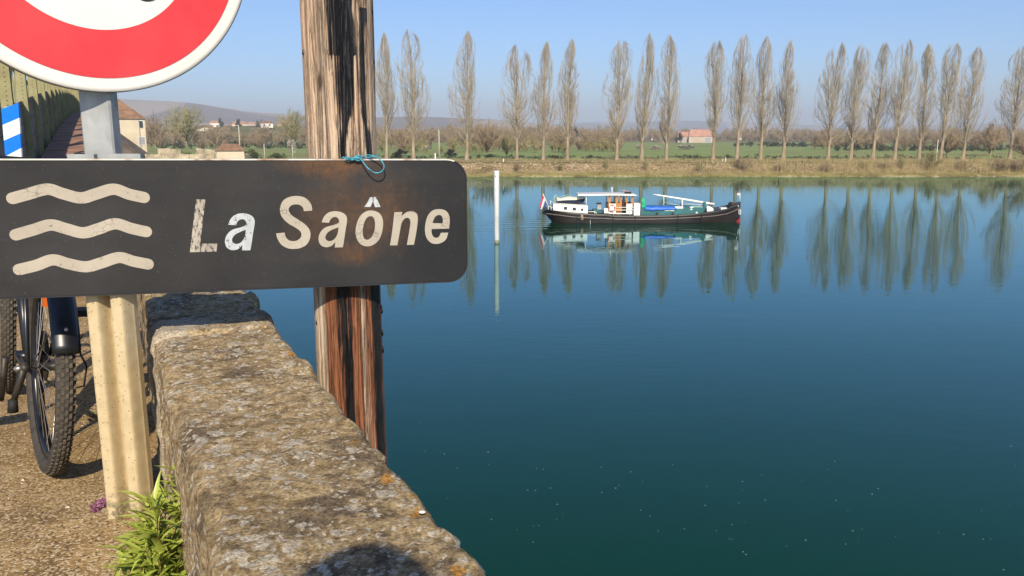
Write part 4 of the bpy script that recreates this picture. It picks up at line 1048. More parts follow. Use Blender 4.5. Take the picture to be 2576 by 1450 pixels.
def barge():
    o0 = nat(2565, 893, YC)
    root = thing('barge', 'old dark-hulled river barge with white aft cabin, wooden wheelhouse and lowered mast', 'boat', (o0.x, YC, 0))
    # stations: native px x, native px y of the sheer, half beam at the sheer, half beam at the water
    ST = [(2170, 847, .05, 0), (2176, 843, .75, 0), (2187, 840, 1.25, .02), (2203, 841.5, 1.55, .35), (2225, 845, 1.78, 1.05), (2260, 849.5, 1.90, 1.62), (2300, 853.5, 1.95, 1.86), (2369, 858, 1.95, 1.92), (2434, 859.5, 1.95, 1.92), (2446, 864, 1.95, 1.92), (2542, 865.5, 1.95, 1.92), (2620, 864.5, 1.95, 1.92), (2689, 862.5, 1.95, 1.92), (2781, 857.5, 1.92, 1.80), (2854, 849.5, 1.72, 1.40), (2908, 838.5, 1.30, .90), (2940, 824, .78, .45), (2956, 814, .38, .18), (2963, 809, .06, .03)]
    S = []
    for nx, ny, b, bwl in ST:
        p = nat(nx, ny, YC-b); S.append((p.x, p.z, b, bwl))
    xs = [s[0] for s in S]; X = np.concatenate([np.linspace(xs[0], xs[4], 14)[:-1], np.linspace(xs[4], xs[-3], 40)[:-1], np.linspace(xs[-3], xs[-1], 10)])
    def at(x): return [float(np.interp(x, xs, [s[k] for s in S])) for k in (1, 2, 3)]
    x_st = nat(2200, 893, YC).x; zsec = [0, .12, .3, .5, .62, .75, .88, 1.0]
    V = []; nsec = 16
    for x in X:
        zs, b, w = at(x)
        zk = -.7 if x > x_st+.8 else -.7+(x_st+.8-x)/(x_st+.8-xs[0])*(zs+.45)
        zk = min(zk, zs-.25); row = []
        for j in range(nsec):
            t = j/(nsec-1); z = zk+(zs-zk)*t
            if zk > -.05: bb = b*max(0, t)**.45 if t > 0 else 0
            else:
                tw = -zk/(zs-zk)
                bb = (w*max(0, t/tw)**.35 if t < tw else w+(b-w)*((t-tw)/(1-tw))**.8)
            row.append((bb, z))
        V += [(x, YC-bb, z) for bb, z in row] + [(x, YC+bb, z) for bb, z in row[::-1]]
    n = nsec*2; i = np.arange(len(V)).reshape(len(X), n); Fq = np.stack([i[:-1, :-1], i[1:, :-1], i[1:, 1:], i[:-1, 1:]], -1).reshape(-1, 4)
    me = fast_mesh('hull', V, Fq, M['hull']); me.polygons.foreach_set('use_smooth', [True]*len(me.polygons)); hull = link('hull', me, root)
    # deck just below the sheer
    mb = MB()
    for a, c in zip(X[:-1], X[1:]):
        za, ba, _ = at(a); zc, bc, _ = at(c); dz = .14
        mb.quad((a, YC-ba+.05, za-dz), (c, YC-bc+.05, zc-dz), (c, YC+bc-.05, zc-dz), (a, YC+ba-.05, za-dz))
    mb.build('deck', M['teal'], root)
    for s in (-1, 1):
        mb = MB(); pts = []
        for x in X[1:]:
            zs, b, w = at(x); k = .36 if x < xs[9] else .30
            k += .20*max(0, (x-xs[13])/(xs[-1]-xs[13])); h = zs-k*1.0; tw = .7
            bb = b if x < xs[4] else w+(b-w)*max(0, min(1, (h)/(zs)))**.8
            pts.append((x, YC+s*(bb+.015), h))
        mb.tube(pts, .055, 6); mb.build('rubbing_strake', M['strake'], root, True)
        mb = MB(); mb.tube([(x, YC+s*(at(x)[1]), at(x)[0]+.01) for x in X[1:]], .035, 6); mb.build('gunwale', plain('gunwale_grey', (.08, .09, .09), .5), root, True)
    # red forefoot
    mb = MB(); q = [nat(2941, 893, YC-.42), nat(2958, 892, YC-.16), nat(2961, 882, YC-.18)]
    mb.hexa([Vector((q[0].x, YC-.62, -.12)), Vector((q[1].x+.02, YC-.10, -.12)), Vector((q[1].x+.02, YC+.10, -.12)), Vector((q[0].x, YC+.62, -.12)), Vector((q[0].x+.1, YC-.60, .05)), Vector((q[2].x+.05, YC-.10, .36)), Vector((q[2].x+.05, YC+.10, .36)), Vector((q[0].x+.1, YC+.60, .05))]); mb.build('boot_top', M['bred'], root)
    # vertical fender ropes hanging on the near side
    for nx, y0, y1 in ((2308, 862, 886), (2361, 880, 900), (2452, 866, 902), (2541, 866, 899), (2711, 862, 897), (2807, 855, 889)):
        pa, pb_ = nat(nx, y0, YC-2.0), nat(nx, y1, YC-2.0); mb = MB(); mb.tube([pa, pb_], .035 if nx != 2361 else .02, 6); mb.build('hanging_rope', M['rubber'] if nx != 2361 else M['lightgrey'], root)
    a, b = B4(975, 650, YC-2.1), B4(975, 790, YC-2.1); mb = MB(); mb.tube([a, a.lerp(b, .15), a.lerp(b, .5), a.lerp(b, .85), b], [.03, .13, .16, .13, .03], 12); fd = mb.build('fender', M['fender'], root, True)
    # boxes given by enlarged picture corners, near face at Y
    def bx(name, f, x0, y0, x1, y1, Y, depth, m, parent=root, slope=0):
        p, q = f(x0, y0, Y), f(x1, y1, Y); mb = MB(); z0, z1 = min(p.z, q.z), max(p.z, q.z); xa, xb = min(p.x, q.x), max(p.x, q.x)
        mb.hexa([(xa, Y, z0), (xb, Y, z0), (xb, Y+depth, z0), (xa, Y+depth, z0), (xa, Y, z1), (xb, Y, z1+slope), (xb, Y+depth, z1+slope), (xa, Y+depth, z1)])
        return mb.build(name, m, parent)
    cab = bx('aft_cabin', B4, 345, 640, 1105, 425, YC-1.35, 2.7, M['bwhite'], root, -.16)
    for x0, y0, x1, y1 in ((580, 482, 648, 545), (772, 500, 842, 562)):
        w = bx('window_frame', B4, x0-12, y0-10, x1+14, y1+34, YC-1.37, .03, M['bwhite'], cab); bx('window', B4, x0, y0, x1, y1, YC-1.39, .04, M['glass'], cab)
    c = B4(978, 545, YC-1.36); mb = MB(); mb.lathe([(0, 0), (.11, 0), (.11, .04), (0, .04)], c, (0, -1, 0), 20); mb.build('porthole', M['glass'], cab)
    mb = MB()
    p0, p1 = B4(380, 404, YC-1.3), B4(1090, 452, YC-1.3); mb.tube([p0, p1], .025, 6); mb.tube([p0+Vector((0, 2.6, 0)), p1+Vector((0, 2.6, 0))], .025, 6)
    for k in range(6): q = p0.lerp(p1, k/5); mb.tube([q, q-Vector((0, 0, .16))], .018, 5)
    mb.build('cabin_rail', M['bwhite'], root, True)
    # stern rail, post, crane arm
    mb = MB()
    for k, (xx, yy) in enumerate(((235, 470), (300, 490), (345, 500))):
        q = B4(xx, yy, YC-.9); mb.tube([q, Vector((q.x, q.y, q.z-.40))], .03, 6)
    mb.tube([B4(230, 470, YC-.9), B4(345, 505, YC-.9)], .03, 6); mb.build('stern_rail', M['bwhite'], root, True)
    mb = MB(); mb.tube([B4(290, 480), B4(290, 360), B4(300, 352)], .05, 8); mb.build('bollard', M['bwhite'], root, True)
    mb = MB(); mb.tube([B4(365, 420), B4(365, 270), B4(385, 240), B4(420, 235)], [.06, .06, .06, .05], 8); mb.tube([B4(395, 275), B4(560, 245), B4(670, 220), B4(800, 270)], .018, 5); mb.build('davit', M['mint'], root, True)
    # wheelhouse: wooden walls around real window openings
    wh = thing('wheelhouse', None, None, (0, 0, 0)); wh.parent = root; wh.matrix_parent_inverse = wmat(root).inverted(); del_keys = [k for k in wh.keys()]
    Yn, Yf = YC-1.0, YC+1.0
    xa, xb = B4(1550, 600, Yn).x, B4(2085, 600, Yn).x; zl = B4(1550, 660, Yn).z; zs_ = B4(1550, 410, Yn).z; ztop = B4(1550, 225, Yn).z
    X_ = lambda v: B4(v, 400, Yn).x
    def wall(x0, x1, z0, z1, Y0, Y1, name='wall_panel', m=M['varnish']): mb = MB(); mb.box((x0, Y0, z0), (x1, Y1, z1)); return mb.build(name, m, wh)
    for (v0, v1) in ((1550, 1602), (1712, 1748), (1828, 1850), (1940, 1974), (2056, 2094)): wall(X_(v0), X_(v1), zl, ztop, Yn, Yn+.06, 'post')
    wall(X_(1590), X_(1722), zl, zs_, Yn+.01, Yn+.05); wall(X_(1968), X_(2070), zl, zs_, Yn+.01, Yn+.05); wall(X_(1590), X_(2070), ztop-.08, ztop, Yn+.012, Yn+.05, 'head_rail')
    dr = wall(X_(1745), X_(1835), zl, B4(0, 395, Yn).z, Yn-.03, Yn+.03, 'door'); wall(X_(1745), X_(1762), B4(0, 395, Yn).z, ztop-.09, Yn-.025, Yn+.025, 'door_stile'); wall(X_(1808), X_(1835), B4(0, 395, Yn).z, ztop-.09, Yn-.025, Yn+.025, 'door_stile')
    for v0, v1 in ((1590, 1722), (1968, 2070), (1762, 1808)):
        mb = MB(); mb.box((X_(v0), Yn+.025, zs_), (X_(v1), Yn+.03, ztop-.09)); g = mb.build('pane', clear_glass(), wh)
    wall(xa, xb, zl, zs_, Yf-.06, Yf); 
    for f in (0, .33, .66, 1): wall(xa+(xb-xa-.06)*f, xa+(xb-xa-.06)*f+.06, zs_, ztop, Yf-.06, Yf, 'post')
    wall(xa+.02, xb-.02, ztop-.08, ztop-.001, Yf-.05, Yf-.01, 'head_rail')
    wall(xa-.04, xa+.0, zl, zs_, Yn, Yf); wall(xb, xb+.04, zl, zs_, Yn, Yf)
    wall(xa-.02, xb+.02, zl-.05, zl, Yn+.02, Yf-.02, 'floor', M['innards'])
    wall(X_(1980), X_(2060), zl, zs_-.1, YC-.2, YC+.4, 'console', M['innards'])
    rp = [B4(885, 208, Yn), B4(1640, 196, Yn), B4(2060, 205, Yn), B4(2180, 222, Yn)]
    mb = MB()
    zz = [p.z for p in rp]
    for k in range(3):
        a, b = rp[k], rp[k+1]; th = .13
        mb.hexa([(a.x, Yn-.25, a.z-th), (b.x, Yn-.25, b.z-th*(1 if k < 2 else .3)), (b.x, Yf+.25, b.z-th*(1 if k < 2 else .3)), (a.x, Yf+.25, a.z-th), (a.x, Yn-.2, a.z+.0), (b.x, Yn-.2, b.z), (b.x, Yf+.2, b.z), (a.x, Yf+.2, a.z)])
    mb.build('roof', M['lightgrey'], wh)
    mb = MB(); mb.tube([B4(1633, 190), B4(1633, 50)], .045, 8); mb.build('mast_light', M['bwhite'], wh, True)
    mb = MB(); q0, q1 = B4(1925, 205, YC-.5), B4(2060, 160, YC-.5); mb.box((q0.x, YC-.5, q0.z-.02), (q1.x, YC+.1, q1.z)); mb.build('roof_box', M['innards'], wh)
    mb = MB(); mb.tube([B4(1850, 118, YC), B4(2020, 158, YC)], .04, 6); mb.build('horn_pole', plain('salmon', (.6, .25, .18), .5), wh, True)
    for nx in (1070, 890):
        mb = MB(); mb.tube([B4(nx, 455 if nx > 1000 else 300, Yn), B4(nx, 225, Yn)], .035, 6); mb.build('awning_post', M['bwhite'], root, True)
    # white bulwark panels, boxes and rails before the wheelhouse
    bx('side_panel', B4, 1565, 640, 1720, 415, YC-1.55, .05, M['bwhite']); bx('side_panel', B4, 1945, 640, 2082, 415, YC-1.55, .05, M['bwhite'])
    bx('locker', B4, 2110, 672, 2255, 412, YC-1.6, 1.1, M['bwhite']); bx('side_panel', B4, 1462, 625, 1570, 512, YC-1.5, .05, M['bwhite'])
    mb = MB()
    for yy in (495, 555): mb.tube([B4(1690, yy, YC-1.62), B4(2120, yy, YC-1.62)], .035, 6)
    for xx in (1665, 2025): mb.tube([B4(xx, 500, YC-1.62), B4(xx, 672, YC-1.75)], .03, 6)
    mb.tube([B4(1560, 630, YC-1.62), B4(2075, 636, YC-1.62)], .06, 6); mb.build('side_rail', M['bwhite'], root, True)
    mb = MB(); mb.tube([B4(1110, 590, YC-1.5), B4(1250, 590, YC-1.5), B4(1275, 600, YC-1.5), B4(1300, 640, YC-1.5)], .035, 6); mb.tube([B4(1255, 590, YC-1.5), B4(1255, 640, YC-1.5)], .03, 6); mb.build('side_rail', M['bwhite'], root, True)
    bx('engine_hatch', B4, 1225, 640, 1410, 545, YC-.5, 1.2, M['teal']); bx('winch_stand', B4, 1310, 545, 1400, 425, YC-.2, .5, plain('winch_grey', (.40, .38, .36), .6)); bx('winch_cap', B4, 1305, 425, 1405, 402, YC-.25, .6, M['innards'])
    # hatch coaming, hatch boards
    co = bx('hatch_coaming', B5, -90, 672, 1280, 500, YC-1.30, 2.6, M['teal'])
    for x0, x1, y0, y1 in ((660, 835, 480, 520), (430, 640, 558, 572), (990, 1060, 485, 505), (995, 1040, 525, 550)): bx('hatch_board', B5, x0, y1, x1, y0, YC-1.33, .5 if y0 < 500 else .04, M['bwhite'], co)
    bx('skylight', B5, 1050, 540, 1270, 480, YC-.9, 1.2, M['mint'], co)
    for x in (262, 606):
        c = B5(x, 630, YC-1.30); mb = MB(); mb.lathe([(0, 0), (.13, 0), (.13, .03), (0, .035)], c, (0, -1, 0), 18); mb.build('porthole', M['glass'], co)
    c = B5(1132, 615, YC-1.30); mb = MB(); mb.lathe([(0, 0), (.10, 0), (.10, .05), (0, .05)], c, (0, -1, 0), 18); mb.build('vent', M['bwhite'], co)
    # lowered mast and its crutches
    m0, m1 = B5(175, 208), B5(1520, 425); mb = MB(); mb.tube([m0, m0.lerp(m1, .1), m0.lerp(m1, .5), m1], [.03, .07, .095, .10], 12); mb.build('mast', M['bwhite'], root, True)
    mb = MB(); mb.tube([B5(410, 250), B5(410, 500)], .06, 8); mb.build('mast_crutch', M['mint'], root, True)
    mb = MB(); p = B5(815, 330); q = B5(800, 490); mb.tube([p, q+Vector((0, -.3, 0))], .09, 8); mb.tube([p, q+Vector((0, .3, 0))], .09, 8); mb.build('mast_crutch', M['lightgrey'], root, True)
    mb = MB(); bp0, bp1 = B5(1300, 370), B5(1320, 600); mb.box((bp0.x-.12, YC-.22, bp1.z-.2), (bp0.x+.12, YC-.12, bp0.z)); mb.box((bp0.x-.12, YC+.12, bp1.z-.2), (bp0.x+.12, YC+.22, bp0.z)); mb.build('mast_tabernacle', M['teal'], root)
    mb = MB()
    for (a, b) in (((430, 378), (770, 455)), ((640, 340), (770, 385)), ((850, 400), (1290, 435)), ((870, 430), (1290, 440))): mb.tube([B5(*a), B5(*b)], .014, 4)
    mb.build('rigging', M['lightgrey'], root)
    # fore deck: white sail locker, pad, windlass, bow post
    V = [B5(x, y, YC-.8) for x, y in ((1365, 612), (1470, 605), (1502, 570), (1500, 520), (1450, 485), (1375, 460), (1355, 500))]
    mb = MB(); n = len(V); mb.v = [tuple(v) for v in V]+[(v.x, v.y+1.2, v.z) for v in V]; mb.f = [tuple(range(n)), tuple(range(n, 2*n))[::-1]]+[(k, n+k, n+(k+1) % n, (k+1) % n) for k in range(n)]; mb.build('fore_locker', M['bwhite'], root)
    bx('deck_pad', B5, 1665, 570, 1800, 505, YC-.75, .8, M['bwhite'])
    mb = MB(); c = B5(1900, 430, YC); mb.lathe([(0, -.45), (.22, -.45), (.22, -.38), (.12, -.36), (.12, .36), (.22, .38), (.22, .45), (0, .45)], c, (0, 1, 0), 16); mb.tube([B5(1860, 380), B5(1850, 440)], .04, 6); mb.build('windlass', M['innards'], root, True)
    mb = MB(); mb.box((c.x-.3, YC-.5, c.z-.6), (c.x+.5, YC+.5, c.z-.1)); mb.build('windlass_bed', M['innards'], root)
    mb = MB(); mb.tube([B5(2080, 380), B5(2083, 175)], .03, 6); js = mb.build('jackstaff', M['bwhite'], root, True)
    mb = MB(); p = B5(2050, 205); mb.hexa([p+Vector(v) for v in ((-.12, 0, -.12), (.12, 0, -.10), (.12, .02, -.10), (-.12, .02, -.12), (-.12, 0, .10), (.12, 0, .12), (.12, .02, .12), (-.12, .02, .10))]); mb.build('pennant', plain('pennant_pink', (.7, .5, .5), .7), js)
    mb = MB(); mb.tube([B5(2062, 540, YC-.35), B5(2058, 640, YC-.32), B5(2080, 650, YC-.3), B5(2098, 640, YC-.22), B5(2095, 530, YC-.2)], .04, 6); mb.build('anchor', M['lightgrey'], root, True)
    # painted name on the bow (too far off to read): a row of small white strokes following the sheer
    mb = MB(); rng = random.Random(3)
    for k in range(9):
        t = k/8; x = 1850+t*145; y = 560-t*52; 
        bb = float(np.interp(B5(x, y).x, xs, [s[2] for s in S])); p = B5(x, y, YC-bb-.03); w = rng.uniform(.035, .05)
        mb.box((p.x-w, p.y-.01, p.z-.075), (p.x-w*.35, p.y+.06, p.z+.075))
        if k % 3 != 1: mb.box((p.x-w*.33, p.y-.01, p.z+rng.choice((-.07, -.01, .04))), (p.x+w*.8, p.y+.06, p.z+.075))
        else: mb.box((p.x+w*.2, p.y-.01, p.z-.075), (p.x+w*.8, p.y+.06, p.z+.07))
    mb.build('name_lettering', M['bwhite'], root)
    c = B5(2045, 465, YC-.52); mb = MB(); mb.ball(c, .06, 10); mb.build('hawse_eye', M['bwhite'], root)
    # stern flag
    st0, st1 = B4(240, 480), B4(115, 195); mb = MB(); mb.tube([st0, st1], .04, 8); fs = mb.build('flagstaff', M['bwhite'], root, True)
    cols = [plain('flag_red', (.55, .05, .08), .7), plain('flag_white', (.72, .70, .68), .7), plain('flag_blue', (.05, .08, .26), .7)]
    # the cloth droops from the slanting staff: red outermost
    tops = [B4(118, 200), B4(145, 250), B4(175, 325), B4(205, 400)]; bots = [B4(50, 440), B4(60, 540), B4(98, 555), B4(150, 520)]
    for k in range(3):
        mb = MB(); n = 6; a0, a1, b0, b1 = tops[k], tops[k+1], bots[k], bots[k+1]
        for j in range(n):
            t0, t1 = j/n, (j+1)/n; wv = lambda t, e: Vector((0, .10*math.sin(t*5+e), 0))
            f = [a0.lerp(b0, t0)+wv(t0, k), a1.lerp(b1, t0)+wv(t0, k+1), a1.lerp(b1, t1)+wv(t1, k+1), a0.lerp(b0, t1)+wv(t1, k)]
            mb.hexa([f[3], f[2], f[2]+Vector((0, .012, 0)), f[3]+Vector((0, .012, 0)), f[0], f[1], f[1]+Vector((0, .012, 0)), f[0]+Vector((0, .012, 0))])
        mb.build('flag_stripe', cols[k], fs, True)
    return root
def clear_glass():
    if 'clear' in M: return M['clear']
    t = NT('window_glass'); t.b.inputs['Transmission Weight'].default_value = 1.0; t.b.inputs['IOR'].default_value = 1.15
    M['clear'] = t.done((.92, .95, .95), .02); return M['clear']
barge()
def lifebuoy():
    c = B4(1630, 512, YC-1.66); mb = MB()
    prof = [(.26+.075*math.cos(t), .075*math.sin(t)) for t in np.linspace(0, 2*math.pi, 11)[:-1]]
    root = thing('lifebuoy', 'orange and white lifebuoy hanging on the side rail of the barge', 'lifebuoy', c)
    mb.lathe(prof, c, (0, -1, 0), 28, True); mb.build('ring', plain('lifebuoy_orange', (.62, .17, .09), .5), root, True)
    for a in (.8, 2.4, 3.9, 5.5):
        d = Vector((math.cos(a), 0, math.sin(a))); t = Vector((-math.sin(a), 0, math.cos(a))); mb = MB(); mb.tube([c+d*.26-t*.06, c+d*.26+t*.06], .081, 10); mb.build('band', M['bwhite'], root, True)
    mb = MB(); mb.lathe([(0, .02), (.19, .02), (.19, .05), (0, .05)], c, (0, -1, 0), 24); mb.build('line_bag', M['bwhite'], root)
lifebuoy()
def dinghy():
    c0 = B4(720, 360); root = thing('dinghy', 'small navy dinghy under a cream canvas cover, carried on the aft cabin roof', 'dinghy', (c0.x, YC, B4(720, 415).z))
    st = [(405, 330, 350, .30), (430, 318, 385, .62), (520, 300, 408, .80), (650, 290, 415, .86), (800, 290, 414, .80), (930, 280, 405, .55), (1000, 272, 380, .28), (1035, 268, 320, .04)]
    V = []; Cv = []; nn = 9
    for x, yt, yb, w in st:
        pt, pb_ = B4(x, yt+28), B4(x, yb+8)
        for j in range(nn):
            t = -1+2*j/(nn-1); V.append((pt.x, YC+w*math.copysign(abs(t)**.6, t), pb_.z+(pt.z-pb_.z)*abs(t)**2.2))
        for j in range(nn):
            t = -1+2*j/(nn-1); Cv.append((pt.x, YC+(w+.03)*t, pt.z+.02+(.22+.10*math.sin(x*.02))*(1-t*t)*(1 if w > .2 else .3)))
    i = np.arange(len(V)).reshape(len(st), nn); Fq = np.stack([i[:-1, :-1], i[1:, :-1], i[1:, 1:], i[:-1, 1:]], -1).reshape(-1, 4)
    for name, vv, m in (('hull', V, M['navy']), ('canvas_cover', Cv, M['canvas'])):
        me = fast_mesh(name, vv, Fq, m); me.polygons.foreach_set('use_smooth', [True]*len(me.polygons)); o = link(name, me, root); md = o.modifiers.new('thick', 'SOLIDIFY'); md.thickness = .03
dinghy()
def tarps():
    # crumpled cloths lying over the hatch
    def cloth(name, label, xs, ys0, ys1, Y0, dep, m, f, amp, seed):
        nx, ny = 26, 10; V = []
        for i in range(nx):
            t = i/(nx-1); x = xs[0]+(xs[1]-xs[0])*t; yt = np.interp(t, np.linspace(0, 1, len(ys0)), ys0); yb = np.interp(t, np.linspace(0, 1, len(ys1)), ys1)
            pt, pb_ = f(x, yt, Y0), f(x, yb, Y0)
            for j in range(ny):
                s = j/(ny-1)
                if s < .4: z = pb_.z+(pt.z-pb_.z)*(s/.4); y = Y0-.05*(1-s/.4)
                else: z = pt.z; y = Y0+dep*(s-.4)/.6
                nz = amp*fbm((pt.x*2.2, y*2.2+s*3, seed), 3)
                V.append((pt.x+nz*.3, y+nz*.4, z+nz))
        i = np.arange(len(V)).reshape(nx, ny); Fq = np.stack([i[:-1, :-1], i[1:, :-1], i[1:, 1:], i[:-1, 1:]], -1).reshape(-1, 4)
        me = fast_mesh(name, V, Fq, m); me.polygons.foreach_set('use_smooth', [True]*len(me.polygons)); o = link(name, me); o.modifiers.new('thick', 'SOLIDIFY').thickness = .02
        c = Vector(V[len(V)//2]); tag(o, label, 'tarpaulin')
    cloth('blue_tarpaulin', 'bright blue tarpaulin spread over the barge hatch', (0, 690), (490, 488, 486, 490, 500), (560, 562, 560, 552, 540), YC-1.36, 1.6, M['tarp_blue'], B5, .06, 1)
    cloth('green_cover', 'crumpled green net cover standing behind the white locker on the barge', (-75, 30), (300, 290, 300, 440), (530, 545, 555, 540), YC-1.0, .5, M['tarp_green'], B5, .10, 5)
tarps()

# ------------------------------------------------------------------ people
def skin_body(name, joints, edges, radii, m, parent, sub=2):
    me = bpy.data.meshes.new(name); me.from_pydata([tuple(j) for j in joints], edges, []); me.materials.append(m)
    o = bpy.data.objects.new(name, me); COL.objects.link(o); o.parent = parent; o.matrix_parent_inverse = wmat(parent).inverted()
    md = o.modifiers.new('skin', 'SKIN')
    for v, r in zip(me.skin_vertices[0].data, radii): v.radius = (r, r*.85) if isinstance(r, (int, float)) else r
    me.skin_vertices[0].data[0].use_root = True
    s = o.modifiers.new('sub', 'SUBSURF'); s.levels = sub; s.render_levels = sub
    return o
M['skin'] = plain('skin', (.50, .30, .21), .55, .06, 8); M['hair'] = plain('grey_hair', (.20, .17, .15), .8, .2, 30)
def person(label, base, head_top, facing, shirt, trousers, hands, hat=False):
    """standing figure; hands: two world points; facing: unit vector"""
    root = thing('person', label, 'person', base)
    H = head_top-base.z; f = facing.normalized(); r = Vector((f.y, -f.x, 0))
    P = lambda a, s, z: base + f*a*H + r*s*H + Vector((0, 0, z*H))
    J = [P(0, 0, .52), P(.01, 0, .60), P(.0, 0, .72), P(-.005, 0, .80), P(0, 0, .845), P(.01, 0, .88)]
    R = [(.095*H, .065*H), (.088*H, .06*H), (.10*H, .065*H), (.085*H, .055*H), .033*H, .034*H]
    E = [(0,1),(1,2),(2,3),(3,4),(4,5)]
    for s, hnd in ((-1, hands[0]), (1, hands[1])):
        sh = P(-.005, .115*s, .80); n = len(J)
        d = hnd-sh; L = .335*H; mid = sh.lerp(hnd, .5); gap = max(0, (L/2)**2-(d.length/2)**2)**.5
        el = mid + (Vector((0, 0, -1))*.8 - f*.25 + r*s*.55).normalized()*gap
        J += [sh, el, hnd]; R += [.040*H, .029*H, .020*H]; E += [(3, n), (n, n+1), (n+1, n+2)]
    for s in (-1, 1):
        n = len(J); J += [P(0, .055*s, .47), P(.015, .06*s, .27), P(-.01, .065*s, .045), P(.06, .075*s, .018)]; R += [.055*H, .038*H, .024*H, .022*H]; E += [(0, n), (n, n+1), (n+1, n+2), (n+2, n+3)]
    body = skin_body('body', J, E, R, shirt, root)
    # head with face
    hc = P(.015, 0, .935); mb = MB(); mb.ball(hc, .066*H, 18, (.92, 1.02, 1.12)); hd = mb.build('head', M['skin'], root, True)
    mb = MB(); q = hc+f*.064*H; mb.tube([q+Vector((0, 0, .014*H)), q+f*.016*H-Vector((0, 0, .010*H)), q-Vector((0, 0, .014*H))], [.004*H, .009*H, .005*H], 8); mb.build('nose', M['skin'], hd, True)
    for s in (-1, 1):
        mb = MB(); mb.ball(hc+f*.060*H+r*s*.024*H+Vector((0, 0, .012*H)), .007*H, 8); mb.build('eye', M['innards'], hd, True)
        mb = MB(); mb.ball(hc+r*s*.062*H, .014*H, 8, (.6, .6, 1.2)); mb.build('ear', M['skin'], hd, True)
    mb = MB(); mb.tube([hc+f*.060*H+r*.018*H-Vector((0, 0, .032*H)), hc+f*.065*H-Vector((0, 0, .033*H)), hc+f*.060*H-r*.018*H-Vector((0, 0, .032*H))], .004*H, 6); mb.build('mouth', plain('lips', (.36, .15, .12), .5), hd, True)
    mb = MB(); mb.ball(hc-f*.012*H+Vector((0, 0, .018*H)), .068*H, 16, (.96, 1.0, 1.02)); mb.build('hair', M['hair'], root, True)
    # trousers as a looser shell round hips and legs
    J2 = [P(0, 0, .53)]; R2 = [(.100*H, .072*H)]; E2 = []
    for s in (-1, 1):
        n = len(J2); J2 += [P(0, .055*s, .46), P(.015, .06*s, .27), P(-.008, .065*s, .06)]; R2 += [.062*H, .046*H, .036*H]; E2 += [(0, n), (n, n+1), (n+1, n+2)]
    skin_body('trousers', J2, E2, R2, trousers, root)
    # hands: palm and five fingers
    for s, hnd, el in ((-1, hands[0], J[7]), (1, hands[1], J[10])):
        d = (hnd-el).normalized(); w = d.cross(f).normalized() if d.cross(f).length > .1 else r; pn = d.cross(w)
        Jh = [hnd, hnd+d*.05*H*.9]; Rh = [(.020*H, .012*H), (.024*H, .012*H)]; Eh = [(0, 1)]
        for k, (o_, ln) in enumerate(((-.018, .036), (-.006, .043), (.006, .040), (.018, .032))):
            n = len(Jh); a = Jh[1]+w*o_*H; Jh += [a, a+d*ln*H*.6+pn*.004*H, a+d*ln*H*.9+pn*.014*H]; Rh += [.0058*H, .0052*H, .0042*H]; Eh += [(1, n), (n, n+1), (n+1, n+2)]
        n = len(Jh); Jh += [hnd+d*.015*H-w*.024*H, hnd+d*.042*H-w*.036*H]; Rh += [.0065*H, .0052*H]; Eh += [(0, n), (n, n+1)]
        skin_body('hand', Jh, Eh, Rh, M['skin'], root, 1)
    return root
# helmsman standing at the open wheelhouse door
_hx = B4(1880, 600, YC-.55).x; _hz = B4(1880, 660, YC-1.0).z; _ht = B4(1900, 258, YC-.55).z
person('person in a dark shirt standing at the open wheelhouse door of the barge', Vector((_hx, YC-.55, _hz)), _ht, Vector((.6, -.8, 0)),
       plain('dark_shirt', (.06, .045, .06), .8), plain('dark_trousers', (.03, .03, .035), .8), [Vector((_hx-.28, YC-.62, _hz+.85)), Vector((_hx+.28, YC-.75, _hz+1.0))])
# the photographer, behind the camera: only the shadow on the parapet shows
_pb = wl(-1.52, -.36, GROUND)
ph = person('person in a dark jacket standing on the quay taking the photograph', Vector((_pb.x, _pb.y, GROUND)), GROUND+1.63, Vector((.05, 1, 0)),
       plain('jacket', (.04, .045, .05), .8), plain('jeans', (.03, .045, .09), .8), [Vector((_pb.x-.12, _pb.y+.22, GROUND+1.02)), Vector((_pb.x+.37, _pb.y+.0, GROUND+1.46))])

